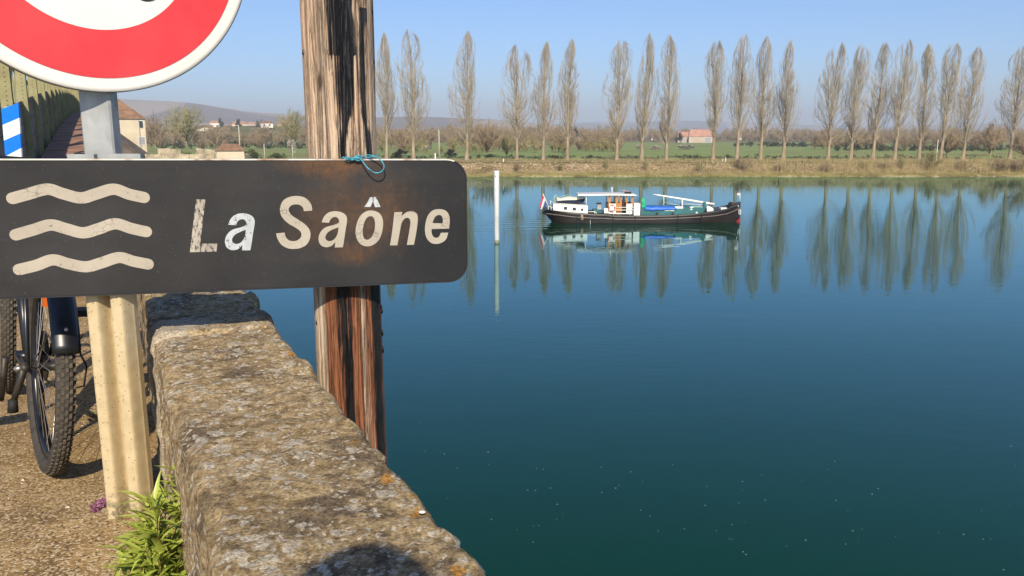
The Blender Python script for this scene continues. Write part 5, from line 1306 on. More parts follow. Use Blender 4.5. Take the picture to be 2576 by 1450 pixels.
# ------------------------------------------------------------------ bare trees
def twig_prisms(P0, P1, r):
    """three-sided tapering twigs; arrays (n,3),(n,3),(n,)"""
    n = len(P0); D = P1-P0; L = np.linalg.norm(D, axis=1, keepdims=True); D = D/np.maximum(L, 1e-6)
    ref = np.where(np.abs(D[:, 2:3]) > .9, np.array([[1., 0, 0]]), np.array([[0, 0, 1.]])); U = np.cross(D, ref); U /= np.linalg.norm(U, axis=1, keepdims=True); Wv = np.cross(D, U)
    V = np.empty((n, 4, 3))
    for k in range(3):
        a = 2*math.pi*k/3; V[:, k] = P0+(U*math.cos(a)+Wv*math.sin(a))*r[:, None]
    V[:, 3] = P1
    b = (np.arange(n)*4)[:, None]; T = np.concatenate([b+np.array([[0, 1, 3]]), b+np.array([[1, 2, 3]]), b+np.array([[2, 0, 3]])], 0)
    return V.reshape(-1, 3), T
def limb_tubes(paths, radii, n=3):
    """paths (k, m, 3) radii (k, m): quads split into triangles"""
    k, m, _ = paths.shape; D = np.gradient(paths, axis=1); D /= np.maximum(np.linalg.norm(D, axis=2, keepdims=True), 1e-6)
    ref = np.where(np.abs(D[..., 2:3]) > .95, np.array([1., 0, 0]), np.array([0, 0, 1.])); U = np.cross(D, ref); U /= np.maximum(np.linalg.norm(U, axis=2, keepdims=True), 1e-6); Wv = np.cross(D, U)
    V = np.stack([paths+(U*math.cos(2*math.pi*j/n)+Wv*math.sin(2*math.pi*j/n))*radii[..., None] for j in range(n)], 2)   # k,m,n,3
    idx = np.arange(k*m*n).reshape(k, m, n); i2 = np.roll(idx, -1, 2)
    A, B, C_, D_ = idx[:, :-1], i2[:, :-1], i2[:, 1:], idx[:, 1:]
    T = np.concatenate([np.stack([A, B, C_], -1).reshape(-1, 3), np.stack([A, C_, D_], -1).reshape(-1, 3)], 0)
    return V.reshape(-1, 3), T
def poplar_meshes(seed, H, halfw, tipdx, fork=0.0, twigs=4600):
    g = np.random.default_rng(seed); bole = g.uniform(.10, .15)*H
    def axis(h): t = h/H; return np.stack([tipdx*t+.25*np.sin(t*5+seed)*t, .2*np.sin(t*4+seed*2)*t, h], -1)
    def env(t):     # crown half width against height fraction
        return halfw*np.interp(t, [0, .10, .2, .36, .5, .7, .85, .95, 1.0], [.15, .42, .80, 1.0, .98, .78, .54, .30, .06])
    # trunk
    hs = np.linspace(-.3, H*.97, 16); tp = axis(np.maximum(hs, 0)); tp[:, 2] = hs
    tr = .43*(H/26)*np.interp(hs/H, [-.02, .01, .06, .3, .6, 1], [1.45, 1.15, .92, .62, .34, .05])
    TV, TT = limb_tubes(tp[None], tr[None], 8)
    # ascending limbs that hug the trunk
    k = 150; h0 = bole+(H*.84-bole)*np.sort(g.random(k))**1.05; az = g.random(k)*2*math.pi
    lobes = 1+.34*np.sin(az*g.integers(1, 4)+g.random()*6+h0/H*4)+g.normal(0, .18, k)
    top = np.minimum(H*(1.0-.05*g.random(k)), h0+(.22+.26*g.random(k))*H*(1.05-.55*h0/H)); m = 6; s = np.linspace(0, 1, m)
    gaps = [(g.random()*6.28, g.uniform(.25, .85), g.uniform(.5, .9), g.uniform(.06, .14)) for _ in range(4)]
    for ga, gh, gw, gr in gaps:
        hit = (np.abs((az-ga+math.pi) % (2*math.pi)-math.pi) < gw) & (np.abs(h0/H+.12-gh) < gr); top = np.where(hit, h0+(top-h0)*.35, top)
    hh = h0[:, None]+(top-h0)[:, None]*s[None]**.92
    outr = env(hh/H)*np.clip(lobes, .5, 1.4)[:, None]*(.30+.75*g.random(k)[:, None]**.7)
    rr = outr*(1-(1-s[None])**2.6)
    A = axis(hh); A[..., 0] += rr*np.cos(az)[:, None]; A[..., 1] += rr*np.sin(az)[:, None]
    if fork:
        sel = g.random(k) < .38; fx = np.clip((hh[sel]/H-.32)/.68, 0, 1); A[sel, :, 0] += fork*halfw*.72*fx**.8; A[sel, :, 2] -= .07*H*fx*g.random()
        A[~sel, :, 0] -= fork*halfw*.30*np.clip((hh[~sel]/H-.32)/.68, 0, 1)
    A[:, 1:, :2] += g.normal(0, .07, (k, m-1, 2))
    lr = (.016+.070*(1-h0/H)**1.5)[:, None]*np.array([1, .7, .45, .30, .2, .1])[None]*(H/26)
    V1, T1 = limb_tubes(A, lr, 4)
    if fork:     # the second leader that carries the forked half of the crown
        lh = np.linspace(.26*H, .90*H, 10); lp = axis(lh); lp[:, 0] += fork*halfw*.72*np.clip((lh/H-.30)/.70, 0, 1)**.8
        VL, TL = limb_tubes(lp[None], (.20*(H/26)*np.linspace(1, .12, 10))[None], 5); T1 = np.concatenate([T1, TL+len(V1)]); V1 = np.concatenate([V1, VL])
    # fine upright twigs all along the limbs
    li = g.integers(0, k, twigs); st = g.random(twigs)**.75*(m-1.001); i0 = st.astype(int); fr = (st-i0)[:, None]
    P0 = A[li, i0]*(1-fr)+A[li, i0+1]*fr; ld = A[li, i0+1]-A[li, i0]; ld /= np.linalg.norm(ld, axis=1, keepdims=True)
    L = g.uniform(.9, 2.6, twigs)*(1-.3*P0[:, 2]/H)
    rad = P0-axis(P0[:, 2]); rad[:, 2] = 0; rad /= np.maximum(np.linalg.norm(rad, axis=1, keepdims=True), .2)
    d = ld*.75+np.array([0, 0, .50])+rad*g.uniform(-.05, .45, (twigs, 1))+g.normal(0, .17, (twigs, 3)); d /= np.linalg.norm(d, axis=1, keepdims=True)
    P1 = P0+d*L[:, None]
    # twigs stay inside a loosely broken outline
    lim = env(np.clip(P1[:, 2]/H, 0, 1))*(1.02+.35*g.random(twigs))+.12; q = P1[:, :2]-axis(P1[:, 2])[:, :2]; ql = np.linalg.norm(q, axis=1); f = np.minimum(1, lim/np.maximum(ql, 1e-3)); P1[:, :2] = axis(P1[:, 2])[:, :2]+q*f[:, None]
    P1[:, 2] = np.minimum(P1[:, 2], H*1.02)
    V2, T2 = twig_prisms(P0, P1, g.uniform(.008, .0145, twigs))
    # forked shoots on half of them
    P0b = P0+(P1-P0)*.4; d2 = d+g.normal(0, .22, (twigs, 3)); d2 /= np.linalg.norm(d2, axis=1, keepdims=True)
    V3, T3 = twig_prisms(P0b, P0b+d2*(L*.55)[:, None], g.uniform(.006, .010, twigs))
    CV = np.concatenate([V1, V2, V3]); CT = np.concatenate([T1, T2+len(V1), T3+len(V1)+len(V2)])
    return (TV, TT), (CV, CT)
POP = [  # native px: base x, base y, top x, top y, crown left, crown right
 (1547,642,1542,139,1506,1588),(1654,642,1641,126,1598,1708),(1867,645,1874,131,1816,1932),(2067,643,2070,184,2014,2136),(2172,646,2184,173,2140,2222),(2269,640,2283,163,2238,2330),
 (2467,640,2480,168,2426,2526),(2566,640,2598,139,2542,2628),(2665,640,2682,147,2638,2734),(2852,632,2875,168,2822,2908),(2946,637,2982,144,2924,3008),(3042,634,3068,152,3015,3110),(3133,636,3163,163,3112,3206),
 (3311,640,3356,173,3274,3390),(3403,640,3442,181,3379,3476),(3491,636,3539,176,3464,3568),(3578,637,3633,160,3560,3662),(3675,630,3723,181,3655,3748),(3761,638,3824,178,3740,3838),(3851,634,3915,194,3840,3954),(4038,636,4098,178,4000,4110)]
ordn = ['first','second','third','fourth','fifth','sixth','seventh','eighth','ninth','tenth','eleventh','twelfth','thirteenth','fourteenth','fifteenth','sixteenth','seventeenth','eighteenth','nineteenth','twentieth','rightmost']
for k, (bx_, by_, tx, ty, cl, cr) in enumerate(POP):
    Yt = 185.0 + (1.5 if k % 2 else -1.0)
    b = nat(bx_, by_, Yt); t = nat(tx, ty, Yt); gz = bank_z(b.x, Yt)
    H = t.z-gz; sc = (nat(cr, 400, Yt).x-nat(cl, 400, Yt).x)/2
    lab = ('tall bare poplar, %s from the left in the row along the far bank' % ordn[k]) if k < 20 else 'tall bare poplar at the right edge of the picture on the far bank'
    root = thing('poplar_tree', lab, 'tree', (b.x, Yt, gz), 'bare poplars along the far bank')
    (TV, TT), (CV, CT) = poplar_meshes(100+k*7, H, sc*1.08, t.x-b.x, {3: .8, 1: .6, 6: .7, 9: -.7, 10: -.5, 13: -.9, 16: -.7, 18: -.8, 14: .5, 20: -.5}.get(k, 0))
    o = bpy.data.objects.new('trunk', fast_mesh('trunk', TV, TT, M['bark'])); COL.objects.link(o); o.parent = root
    o = bpy.data.objects.new('crown', fast_mesh('crown', CV, CT, M['twig'])); COL.objects.link(o); o.parent = root

def bush_arrays(seed, H, W, n_limb=26, n_twig=700, bole=.12, tw=(.012, .03), up=.5):
    """spreading bare tree or shrub, unit free: height H, half width W"""
    g = np.random.default_rng(seed); k = n_limb; az = g.random(k)*2*math.pi; h0 = H*(bole*.5+bole*g.random(k)); m = 5; s = np.linspace(0, 1, m)
    th = g.random(k)**.6; R = W*th*(.75+.35*g.random(k)); top = h0+(H-h0)*np.sqrt(np.clip(1.02-th**2*.85, .05, 1))*g.uniform(.75, 1, k)
    A = np.zeros((k, m, 3)); A[..., 0] = R[:, None]*s**1.1*np.cos(az)[:, None]; A[..., 1] = R[:, None]*s**1.1*np.sin(az)[:, None]; A[..., 2] = h0[:, None]+(top-h0)[:, None]*s**.9
    A[:, 1:] += g.normal(0, .03*H, (k, m-1, 3))
    lr = np.full((k, 1), .012*H)*np.array([1, .7, .5, .32, .12])[None]; V1, T1 = limb_tubes(A, lr, 3)
    li = g.integers(0, k, n_twig); st = (.25+.75*g.random(n_twig))*(m-1.001); i0 = st.astype(int); fr = (st-i0)[:, None]
    P0 = A[li, i0]*(1-fr)+A[li, i0+1]*fr; ld = A[li, i0+1]-A[li, i0]; ld /= np.linalg.norm(ld, axis=1, keepdims=True)
    d = ld*.5+np.array([0, 0, up])+g.normal(0, .45, (n_twig, 3)); d /= np.linalg.norm(d, axis=1, keepdims=True); L = H*g.uniform(.10, .26, n_twig)
    V2, T2 = twig_prisms(P0, P0+d*L[:, None], H*g.uniform(tw[0], tw[1], n_twig)*.11)
    tp = np.array([[[0, 0, -.3], [0, 0, H*bole], [0, 0, H*(bole+.25)]]]); TV, TT = limb_tubes(tp, np.array([[.022*H, .018*H, .008*H]]), 6)
    return (TV, TT), (np.concatenate([V1, V2]), np.concatenate([T1, T2+len(V1)]))
def leafy_arrays(seed, H, W, n=420, size=.16):
    """small leaf clusters filling a crown"""
    g = np.random.default_rng(seed); v = g.normal(0, 1, (n, 3)); v /= np.linalg.norm(v, axis=1, keepdims=True); r = g.random(n)**.33*(.8+.25*np.sin(v[:, 0]*4+seed)*np.cos(v[:, 2]*5))
    bc = g.normal(0, 1, (8, 3))*np.array([W*.5, W*.5, H*.20])+np.array([0, 0, H*.42]); bs = g.uniform(.35, .62, 8); bi = g.integers(0, 8, n)
    C = bc[bi]+v*(r*bs[bi])[:, None]*np.array([W, W, H*.55]); C[:, 2] = np.clip(C[:, 2], .01, H)
    a = g.normal(0, 1, (n, 3)); a /= np.linalg.norm(a, axis=1, keepdims=True); b = np.cross(a, g.normal(0, 1, (n, 3))); b /= np.linalg.norm(b, axis=1, keepdims=True); sz = (H*size*g.uniform(.5, 1, n))[:, None]
    c = np.cross(a, b)
    V = np.stack([C+a*sz*.5, C-a*sz*.25+b*sz*.4, C-a*sz*.25-b*sz*.4, C+c*sz*.3], 1).reshape(-1, 3); i = (np.arange(n)*4)[:, None]
    T = np.concatenate([i+np.array([[0, 1, 3]]), i+np.array([[1, 2, 3]]), i+np.array([[2, 0, 3]]), i+np.array([[0, 2, 1]])], 0)
    return V, T
# shared shapes for the background trees
BUSH = {}
for kind, m in (('brown', 'twig_brown'), ('green', 'twig_green')):
    for v in range(4):
        (TV, TT), (CV, CT) = bush_arrays(500+v+(40 if kind == 'green' else 0), 1.0, .42+.06*v, 34, 1100, .12, (.030, .055))
        BUSH[kind, v] = (fast_mesh('trunk', TV, TT, M['bark']), fast_mesh('crown', CV, CT, M[m]))
for kind, m in (('dark', 'evergreen'), ('leafy', 'bush_green'), ('white', 'blossom')):
    for v in range(2):
        V, T = leafy_arrays(700+v+len(kind), 1.0, .45, 420)
        (TV, TT), _ = bush_arrays(9, 1.0, .4, 6, 20)
        BUSH[kind, v] = (fast_mesh('trunk', TV, TT, M['bark']), fast_mesh('crown', V, T, M[m]))
def far_tree(name, kind, v, p, H, wid, label, group=None, cat='tree', rz=0):
    root = thing(name, label, cat, p, group, rz); root.scale = (wid, wid, H)
    for nm, me in zip(('trunk', 'crown'), BUSH[kind, v]):
        o = bpy.data.objects.new(nm, me); COL.objects.link(o); o.parent = root
    return root
def gz_at(x, y): return bank_z(x, y) if y < 191.5 else plain_z(x, y)
def tree_px(name, kind, v, xc, ytop, w, Y, label, group=None, cat='tree'):
    """picture column xc, top row, picture width, at distance Y; foot on the ground there"""
    t = aty(xc, ytop, Y); z = gz_at(t.x, Y)-.1; wm = w/F*Y*1.02
    return far_tree(name, kind, v, (t.x, Y, z), max(1.0, t.z-z), wm, label, group, cat, (xc*1.7) % 6.28)
# single trees and bushes one can pick out behind the poplars
tree_px('willow_tree', 'green', 1, 462, 262, 150, 420, 'large pale budding tree standing behind the cream house')
tree_px('willow_tree', 'green', 2, 735, 278, 90, 420, 'pale budding tree just left of the wooden pole, behind the village')
tree_px('bare_tree', 'brown', 0, 385, 290, 70, 330, 'brown bare tree right beside the cream house')
tree_px('bare_tree', 'brown', 2, 1225, 300, 90, 230, 'broad brown bare tree right behind the third poplar')
tree_px('bare_tree', 'green', 0, 1275, 335, 55, 215, 'small round-headed tree between the third and fourth poplars')
tree_px('bare_tree', 'brown', 1, 1010, 322, 75, 225, 'brown bare tree between the two leftmost poplars')
tree_px('evergreen_shrub', 'dark', 0, 1130, 375, 40, 205, 'dark evergreen shrub left of the third poplar', None, 'shrub')
tree_px('evergreen_shrub', 'dark', 1, 1000, 372, 50, 205, 'dark evergreen shrub between the two leftmost poplars', None, 'shrub')
tree_px('evergreen_shrub', 'dark', 0, 1235, 388, 40, 200, 'low dark bush beside the foot of the third poplar', None, 'shrub')
tree_px('conifer', 'dark', 1, 652, 294, 26, 640, 'dark conifer among the white village houses', None)
tree_px('conifer', 'dark', 0, 600, 300, 30, 640, 'dark conifer left of the village conifer among houses', None)
tree_px('conifer', 'dark', 0, 553, 297, 26, 640, 'dark conifer between the two leftmost white houses', None)
tree_px('conifer', 'dark', 1, 1442, 310, 36, 620, 'dark round conifer right of the sixth poplar, in the distance', None)
tree_px('conifer', 'dark', 0, 1712, 334, 26, 560, 'small dark bush at the left end of the pink-roofed barn', None)
tree_px('bare_tree', 'brown', 3, 1420, 330, 80, 260, 'brown bare tree behind the fifth and sixth poplars')
tree_px('bare_tree', 'brown', 1, 2390, 318, 130, 240, 'wide brown bare tree behind the right-hand poplars')
tree_px('bare_tree', 'brown', 0, 2500, 308, 120, 230, 'dark brown bare tree between the last two poplars')
tree_px('bare_tree', 'brown', 2, 2590, 330, 110, 172, 'dense bare tree at the right edge on the far bank')
for k, (x, w) in enumerate(((1608, 30), (1652, 50), (1730, 80))):
    tree_px('blossom_bush', 'white', k % 2, x, 361, w*.62, 330, ['small white blossoming bush left in the meadow', 'white blossoming bush in the meadow between the eighth and ninth poplars', 'widest white blossoming bush in the meadow right of the ninth poplar'][k], 'blossoming bushes in the meadow', 'shrub')
for k, (x, y, w) in enumerate(((640, 372, 60), (690, 376, 50), (505, 372, 46), (470, 376, 40), (560, 370, 40))):
    tree_px('green_bush', 'leafy', k % 2, x, y, w, 190 if k < 2 else 200, ['green bush right of the brown-roofed hut', 'green bush left of the wooden pole', 'green bush left of the hut', 'green bush behind the broken stone wall', 'green bush behind the hut roof'][k], 'green bushes by the hut', 'shrub')
tree_px('blossom_bush', 'white', 1, 625, 378, 26, 188, 'white flowering bush between the hut and the green bush', None, 'shrub')
tree_px('blossom_bush', 'white', 0, 733, 345, 24, 260, 'white flowering small tree just left of the wooden pole', None, 'tree')
# hedgerows and woodland that read as one mass
def wood_mass(name, label, rows, m, seed, kinds):
    g = np.random.default_rng(seed); VV = []; TT = []; off = 0
    protos = []
    for v in range(5):
        (a, b), (CV, CT) = bush_arrays(900+seed+v, 1.0, .45, 16, 300, .1, (.06, .11)) if kinds == 'bare' else ((0, 0), leafy_arrays(900+seed+v, 1.0, .5, 150, .22))
        protos.append((CV, CT))
    for (xa, xb, Y, hmin, hmax, num) in rows:
        for _ in range(num):
            xx = g.uniform(xa, xb); yy = Y*g.uniform(.93, 1.07); x = aty(xx, 350, yy).x; H = g.uniform(hmin, hmax); V, T = protos[g.integers(0, 5)]
            a = g.random()*6.28; w = H*g.uniform(.85, 1.4); ca, sa = math.cos(a)*w, math.sin(a)*w
            P = np.stack([V[:, 0]*ca-V[:, 1]*sa+x, V[:, 0]*sa+V[:, 1]*ca+yy, V[:, 2]*H+gz_at(x, yy)-.2], 1)
            VV.append(P); TT.append(T+off); off += len(P)
    o = link(name, fast_mesh(name, np.concatenate(VV), np.concatenate(TT), m)); tag(o, label, 'woodland', kind='stuff'); return o
wood_mass('distant_wood', 'brown leafless hedges and woods stretching across the plain', [(290, 1560, 480, 7, 13, 90), (290, 1560, 640, 8, 15, 120), (900, 2650, 760, 7, 14, 130), (1380, 2650, 1000, 7, 15, 150), (290, 2650, 1500, 9, 18, 200), (290, 1300, 330, 4, 9, 60), (2050, 2650, 330, 4, 9, 60), (1180, 1560, 300, 3, 8, 40), (1560, 2100, 700, 5, 11, 60), (300, 2650, 2200, 10, 20, 180)], M['twig_brown'], 3, 'bare')
wood_mass('budding_wood', 'pale olive budding woods among the brown hedges of the plain', [(290, 1560, 560, 6, 12, 60), (900, 2650, 850, 6, 12, 110), (290, 2650, 1250, 8, 15, 130), (2050, 2650, 380, 3, 7, 50), (960, 1560, 270, 3, 6, 40)], M['twig_green'], 51, 'bare')
wood_mass('hedge', 'low dark green hedges between the far fields', [(1850, 2140, 420, 1.2, 2.8, 90), (1380, 1560, 520, 1.5, 3, 40), (2100, 2600, 300, 1.2, 3, 70), (380, 780, 360, 2, 4, 40), (1500, 2600, 900, 3, 7, 60), (960, 2600, 204, .5, 1.2, 160)], M['evergreen'], 17, 'leaf')
wood_mass('hillside_trees', 'bare woods on the skyline of the hills', [(290, 1400, 3330, 14, 26, 10)], M['twig_brown'], 29, 'bare')

# shrubs and saplings on the far bank's slope
rb = random.Random(21)
for k, (x, w, ytop, kd) in enumerate([(1300, 34, 408, 'brown'), (1525, 26, 398, 'green'), (1870, 70, 396, 'brown'), (1760, 30, 412, 'green'), (2080, 60, 412, 'brown'), (2170, 40, 405, 'green'), (2225, 60, 408, 'brown'), (2345, 60, 378, 'green'), (2420, 70, 405, 'brown'), (2520, 90, 400, 'brown'), (2570, 80, 395, 'brown'), (1410, 22, 402, 'green'), (1625, 24, 402, 'green'), (1960, 40, 410, 'brown'), (2270, 36, 395, 'green')]):
    tree_px('bank_shrub', kd, k % 4, x, ytop, w*.9, 161.5+rb.uniform(0, 2.0), 'bare %s shrub on the bank slope, %s shrub from the left' % ('brown' if kd == 'brown' else 'pale', ordn[sorted([1300,1525,1870,1760,2080,2170,2225,2345,2420,2520,2570,1410,1625,1960,2270]).index(x)]), 'bare shrubs on the far bank slope', 'shrub')
def reeds():
    g = np.random.default_rng(12); n = 26000; xs = g.uniform(-95, 135, n); clump = np.array([mnoise.noise(Vector((x*.12, 1, 0))) for x in xs]); right = np.clip((xs+10)/70, 0, 1)
    keep = g.random(n) < np.clip(.32+.5*right+.7*clump, .06, 1); xs = xs[keep]; n = len(xs); ys = g.uniform(159.0, 166.5, n); hgt = g.gamma(2.0, .34, n)*(1+1.6*np.clip((xs-10)/70, 0, 1)); hgt = np.clip(hgt, .2, 3.6)
    P0 = np.stack([xs, ys, [bank_z(a, b)-.05 for a, b in zip(xs, ys)]], 1); P1 = P0+np.stack([g.normal(0, .10, n)*hgt, g.normal(0, .08, n)*hgt, hgt], 1)
    V, T = twig_prisms(P0, P1, g.uniform(.012, .030, n)); tag(link('dry_reeds', fast_mesh('dry_reeds', V, T, M['drygrass'])), 'dry reeds and weed stalks covering the far bank slope', 'reeds', kind='stuff')
    n = 900; xs = g.uniform(15, 118, n); xs = xs[g.random(n) < np.clip(np.array([.35+.9*mnoise.noise(Vector((x*.10, 9, 0))) for x in xs]), .05, 1)]; n = len(xs); ys = g.uniform(159.5, 164, n); hgt = g.uniform(1.5, 4.6, n)
    P0 = np.stack([xs, ys, [bank_z(a, b)-.05 for a, b in zip(xs, ys)]], 1); P1 = P0+np.stack([g.normal(0, .09, n)*hgt, g.normal(0, .05, n)*hgt, hgt], 1)
    V, T = twig_prisms(P0, P1, g.uniform(.02, .045, n)); tag(link('bare_saplings', fast_mesh('bare_saplings', V, T, M['drygrass'])), 'thin bare saplings standing along the right part of the far bank', 'saplings', kind='stuff')
    n = 16000; xs = g.uniform(-95, 135, n); ys = 158.15+np.abs(g.normal(0, .9, n)); hgt = g.uniform(.15, .5, n)
    P0 = np.stack([xs, ys, [bank_z(a, b)-.03 for a, b in zip(xs, ys)]], 1); P1 = P0+np.stack([g.normal(0, .15, n), g.normal(-.08, .1, n), hgt], 1)
    V, T = twig_prisms(P0, P1, g.uniform(.02, .05, n)); tag(link('bank_grass', fast_mesh('bank_grass', V, T, M['lushgrass'])), 'green grass fringe along the far waterline', 'grass', kind='stuff')
    n = 9000; xs = g.uniform(-95, 150, n); ys = g.uniform(170, 191, n); hgt = g.uniform(.15, .7, n)
    P0 = np.stack([xs, ys, [bank_z(a, b)-.03 for a, b in zip(xs, ys)]], 1); P1 = P0+np.stack([g.normal(0, .15, n), g.normal(0, .1, n), hgt], 1)
    V, T = twig_prisms(P0, P1, g.uniform(.02, .05, n)); tag(link('rough_grass', fast_mesh('rough_grass', V, T, M['drygrass'])), 'rough dry grass under the row of poplars', 'grass', kind='stuff')
    # rip-rap stones on the slope
    mb = MB(); base = [(1,0,0),(-1,0,0),(0,1,0),(0,-1,0),(0,0,1),(0,0,-.6)]; fc = [(0,2,4),(2,1,4),(1,3,4),(3,0,4),(2,0,5),(1,2,5),(3,1,5),(0,3,5)]; rg = random.Random(6)
    for _ in range(2600):
        x = rg.uniform(-60, 125); y = rg.gauss(164.3, .8); r = rg.uniform(.08, .3); z = bank_z(x, y); nn = len(mb.v); a = rg.uniform(0, 6)
        for b in base: mb.v.append((x+r*(b[0]*math.cos(a)-b[1]*math.sin(a))*rg.uniform(.8, 1.4), y+r*(b[0]*math.sin(a)+b[1]*math.cos(a)), z+r*b[2]*rg.uniform(.6, 1)))
        mb.f += [(nn+i, nn+j, nn+l) for i, j, l in fc]
    tag(mb.build('riprap', plain('riprap_stone', (.42, .33, .21), .9, .25, .6)), 'pale stones strewn along the far bank slope', 'stones', kind='stuff')
reeds()
# drifting specks on the near water
def specks():
    rg = random.Random(31); mb = MB()
    for _ in range(70):
        x = rg.uniform(1050, 2560); y = rg.triangular(1060, 1445, 1200+(x-1100)*.14); p = atz(x, y, 0); r = rg.uniform(.004, .014); n0 = len(mb.v)
        mb.v += [(p.x+r*1.5*math.cos(a), p.y+r*math.sin(a), .004) for a in np.linspace(0, 6.283, 8)[:-1]]+[(p.x, p.y, .014)]; mb.f += [(n0+i, n0+(i+1) % 7, n0+7) for i in range(7)]
    tag(mb.build('floating_specks', plain('foam_white', (.22, .26, .24), .7)), 'tiny pale specks drifting on the near water', 'flecks', kind='stuff')
specks()

# ------------------------------------------------------------------ buildings on the far side
M['cream_wall'] = plain('cream_render', (.62, .53, .38), .9, .08, .4); M['white_wall'] = plain('white_render', (.74, .71, .64), .9, .06, .3)
M['rooftile'] = plain('brown_tiles', (.25, .145, .085), .9, .2, .8); M['pink_roof'] = plain('pink_tiles', (.46, .25, .18), .9, .12, .3); M['shutter'] = plain('grey_shutter', (.33, .33, .34), .7, .1, 2)
M['rubble'] = plain('pale_rubble', (.46, .39, .27), .95, .3, .7, bump=.4)
def house(name, label, cat, c, w, d, h, rh, wall, roof, windows=(), hip=.0, rz=0, group=None, over=.3):
    """c: middle of the front at the ground; windows: (x, z, w, h) on the front, opened with real reveals"""
    root = thing(name, label, cat, c, group, rz)
    def put(mb, n, m, par=root):
        o = mb.build(n, m); o.parent = par; return o
    mb = MB(); mb.box((-w/2, 0, -.5), (w/2, d, h)); wl_ = put(mb, 'wall', wall)
    mb = MB(); o = over; r0, r1 = -w/2+hip*w, w/2-hip*w
    A = [(-w/2-o, -o, h), (w/2+o, -o, h), (w/2+o, d+o, h), (-w/2-o, d+o, h), (r0, d/2, h+rh), (r1, d/2, h+rh)]
    mb.v = A + [(x, y, z-.12) for x, y, z in A[:4]]; mb.f = [(0, 1, 5, 4), (2, 3, 4, 5), (1, 2, 5), (3, 0, 4), (9, 8, 7, 6), (6, 7, 1, 0), (7, 8, 2, 1), (8, 9, 3, 2), (9, 6, 0, 3)]
    put(mb, 'roof', roof)
    for (x, z, ww, hh) in windows:
        mb = MB(); mb.box((x-ww/2-.1, -.06, z-.1), (x+ww/2+.1, .02, z+hh+.1)); f = put(mb, 'window', M['white_wall'] if wall is not M['white_wall'] else M['shutter'])
        mb = MB(); mb.box((x-ww/2, -.08, z), (x+ww/2, -.02, z+hh)); put(mb, 'pane', M['glass'] if ww < 1.2 else M['shutter'], f)
    return root
c = aty(290, 300, 178)
hz = bank_z(c.x, 178)
ez = aty(330, 298, 178).z; ax = aty(250, 250, 184).z
xl, xr = aty(214, 300, 178).x, aty(357, 300, 178).x
hs = house('cream_house', 'tall cream house with a hipped brown roof at the far end of the bridge', 'house', ((xl+xr)/2, 178, hz), xr-xl, 11, ez-hz, ax-ez, M['cream_wall'], M['rooftile'], [(aty(322, 0, 178).x-(xl+xr)/2, aty(0, 322, 178).z-hz, .8, 1.5), (aty(328, 0, 178).x-(xl+xr)/2-.6, aty(0, 364, 178).z-hz, 1.25, 1.6), (-2.5, aty(0, 322, 178).z-hz, .8, 1.5)], .38, math.radians(27))
mb = MB(); qx = aty(343, 300, 178).x-(xl+xr)/2; mb.tube([(qx, -.1, 0), (qx, -.1, ez-hz)], .08, 6); o = mb.build('downpipe', M['shutter']); o.parent = hs
c = aty(300, 392, 172); sh = thing('lean_to', 'dark lean-to roof against the cream house', 'shed', (c.x, 172, bank_z(c.x, 172)))
q = [aty(250, 318, 172), aty(350, 392, 172)]; mb = MB(); mb.hexa([(q[0].x, 172, 1.9), (q[1].x+.2, 172, 1.9), (q[1].x+.2, 176, 1.9), (q[0].x, 176, 1.9), (q[0].x, 172, q[0].z), (q[1].x+.2, 172, q[1].z), (q[1].x+.2, 176, q[1].z), (q[0].x, 176, q[0].z)]); mb.build('gable', plain('dark_gable', (.13, .10, .08), .9, .2, .5), sh)
mb = MB(); a_, b_ = q[0], q[1]; mb.hexa([(a_.x, 171.7, a_.z-.1), (b_.x+.5, 171.7, b_.z-.25), (b_.x+.5, 176.3, b_.z-.25), (a_.x, 176.3, a_.z-.1), (a_.x, 171.7, a_.z+.2), (b_.x+.5, 171.7, b_.z+.05), (b_.x+.5, 176.3, b_.z+.05), (a_.x, 176.3, a_.z+.2)]); mb.build('roof', plain('dark_slates', (.12, .095, .075), .9, .2, .5), sh)
# rubble walls and the little hut on the bank
def rubble(label, x0, x1, y0, y1, Y, seed):
    a, b = aty(x0, y0, Y), aty(x1, y1, Y); zb = 1.6; n = 26; mb = MB(); base = 0
    root = thing('rubble_wall', label, 'wall', ((a.x+b.x)/2, Y, zb))
    for k in range(n):
        t0, t1 = k/n, (k+1)/n; xa, xb = a.x+(b.x-a.x)*t0, a.x+(b.x-a.x)*t1; z = a.z+(b.z-a.z)*(t0+t1)/2+.22*mnoise.noise(Vector((xa*.6, seed, 0)))
        mb = MB(); mb.box((xa+.01, Y+.05*math.sin(k*2.1), zb), (xb-.01, Y+.5, z)); mb.build('stone', M['rubble'], root)
rubble('long low pale stone wall between the cream house and the hut', 364, 546, 388, 388, 165.5, 1)
rubble('taller broken pale stone wall next to the cream house', 396, 455, 373, 376, 167.5, 2)
rubble('pale stone wall stump left of the hut', 493, 548, 373, 378, 166.8, 3)
c = aty(578, 380, 166); a_ = aty(546, 378, 166); b_ = aty(612, 378, 166); gz = bank_z(c.x, 166)
house('hut', 'small cream hut with a brown hipped roof on the far bank', 'hut', ((a_.x+b_.x)/2, 166, gz), b_.x-a_.x, 4.0, a_.z-gz, aty(578, 362, 168).z-a_.z, M['cream_wall'], M['rooftile'], (), .22, math.radians(18))
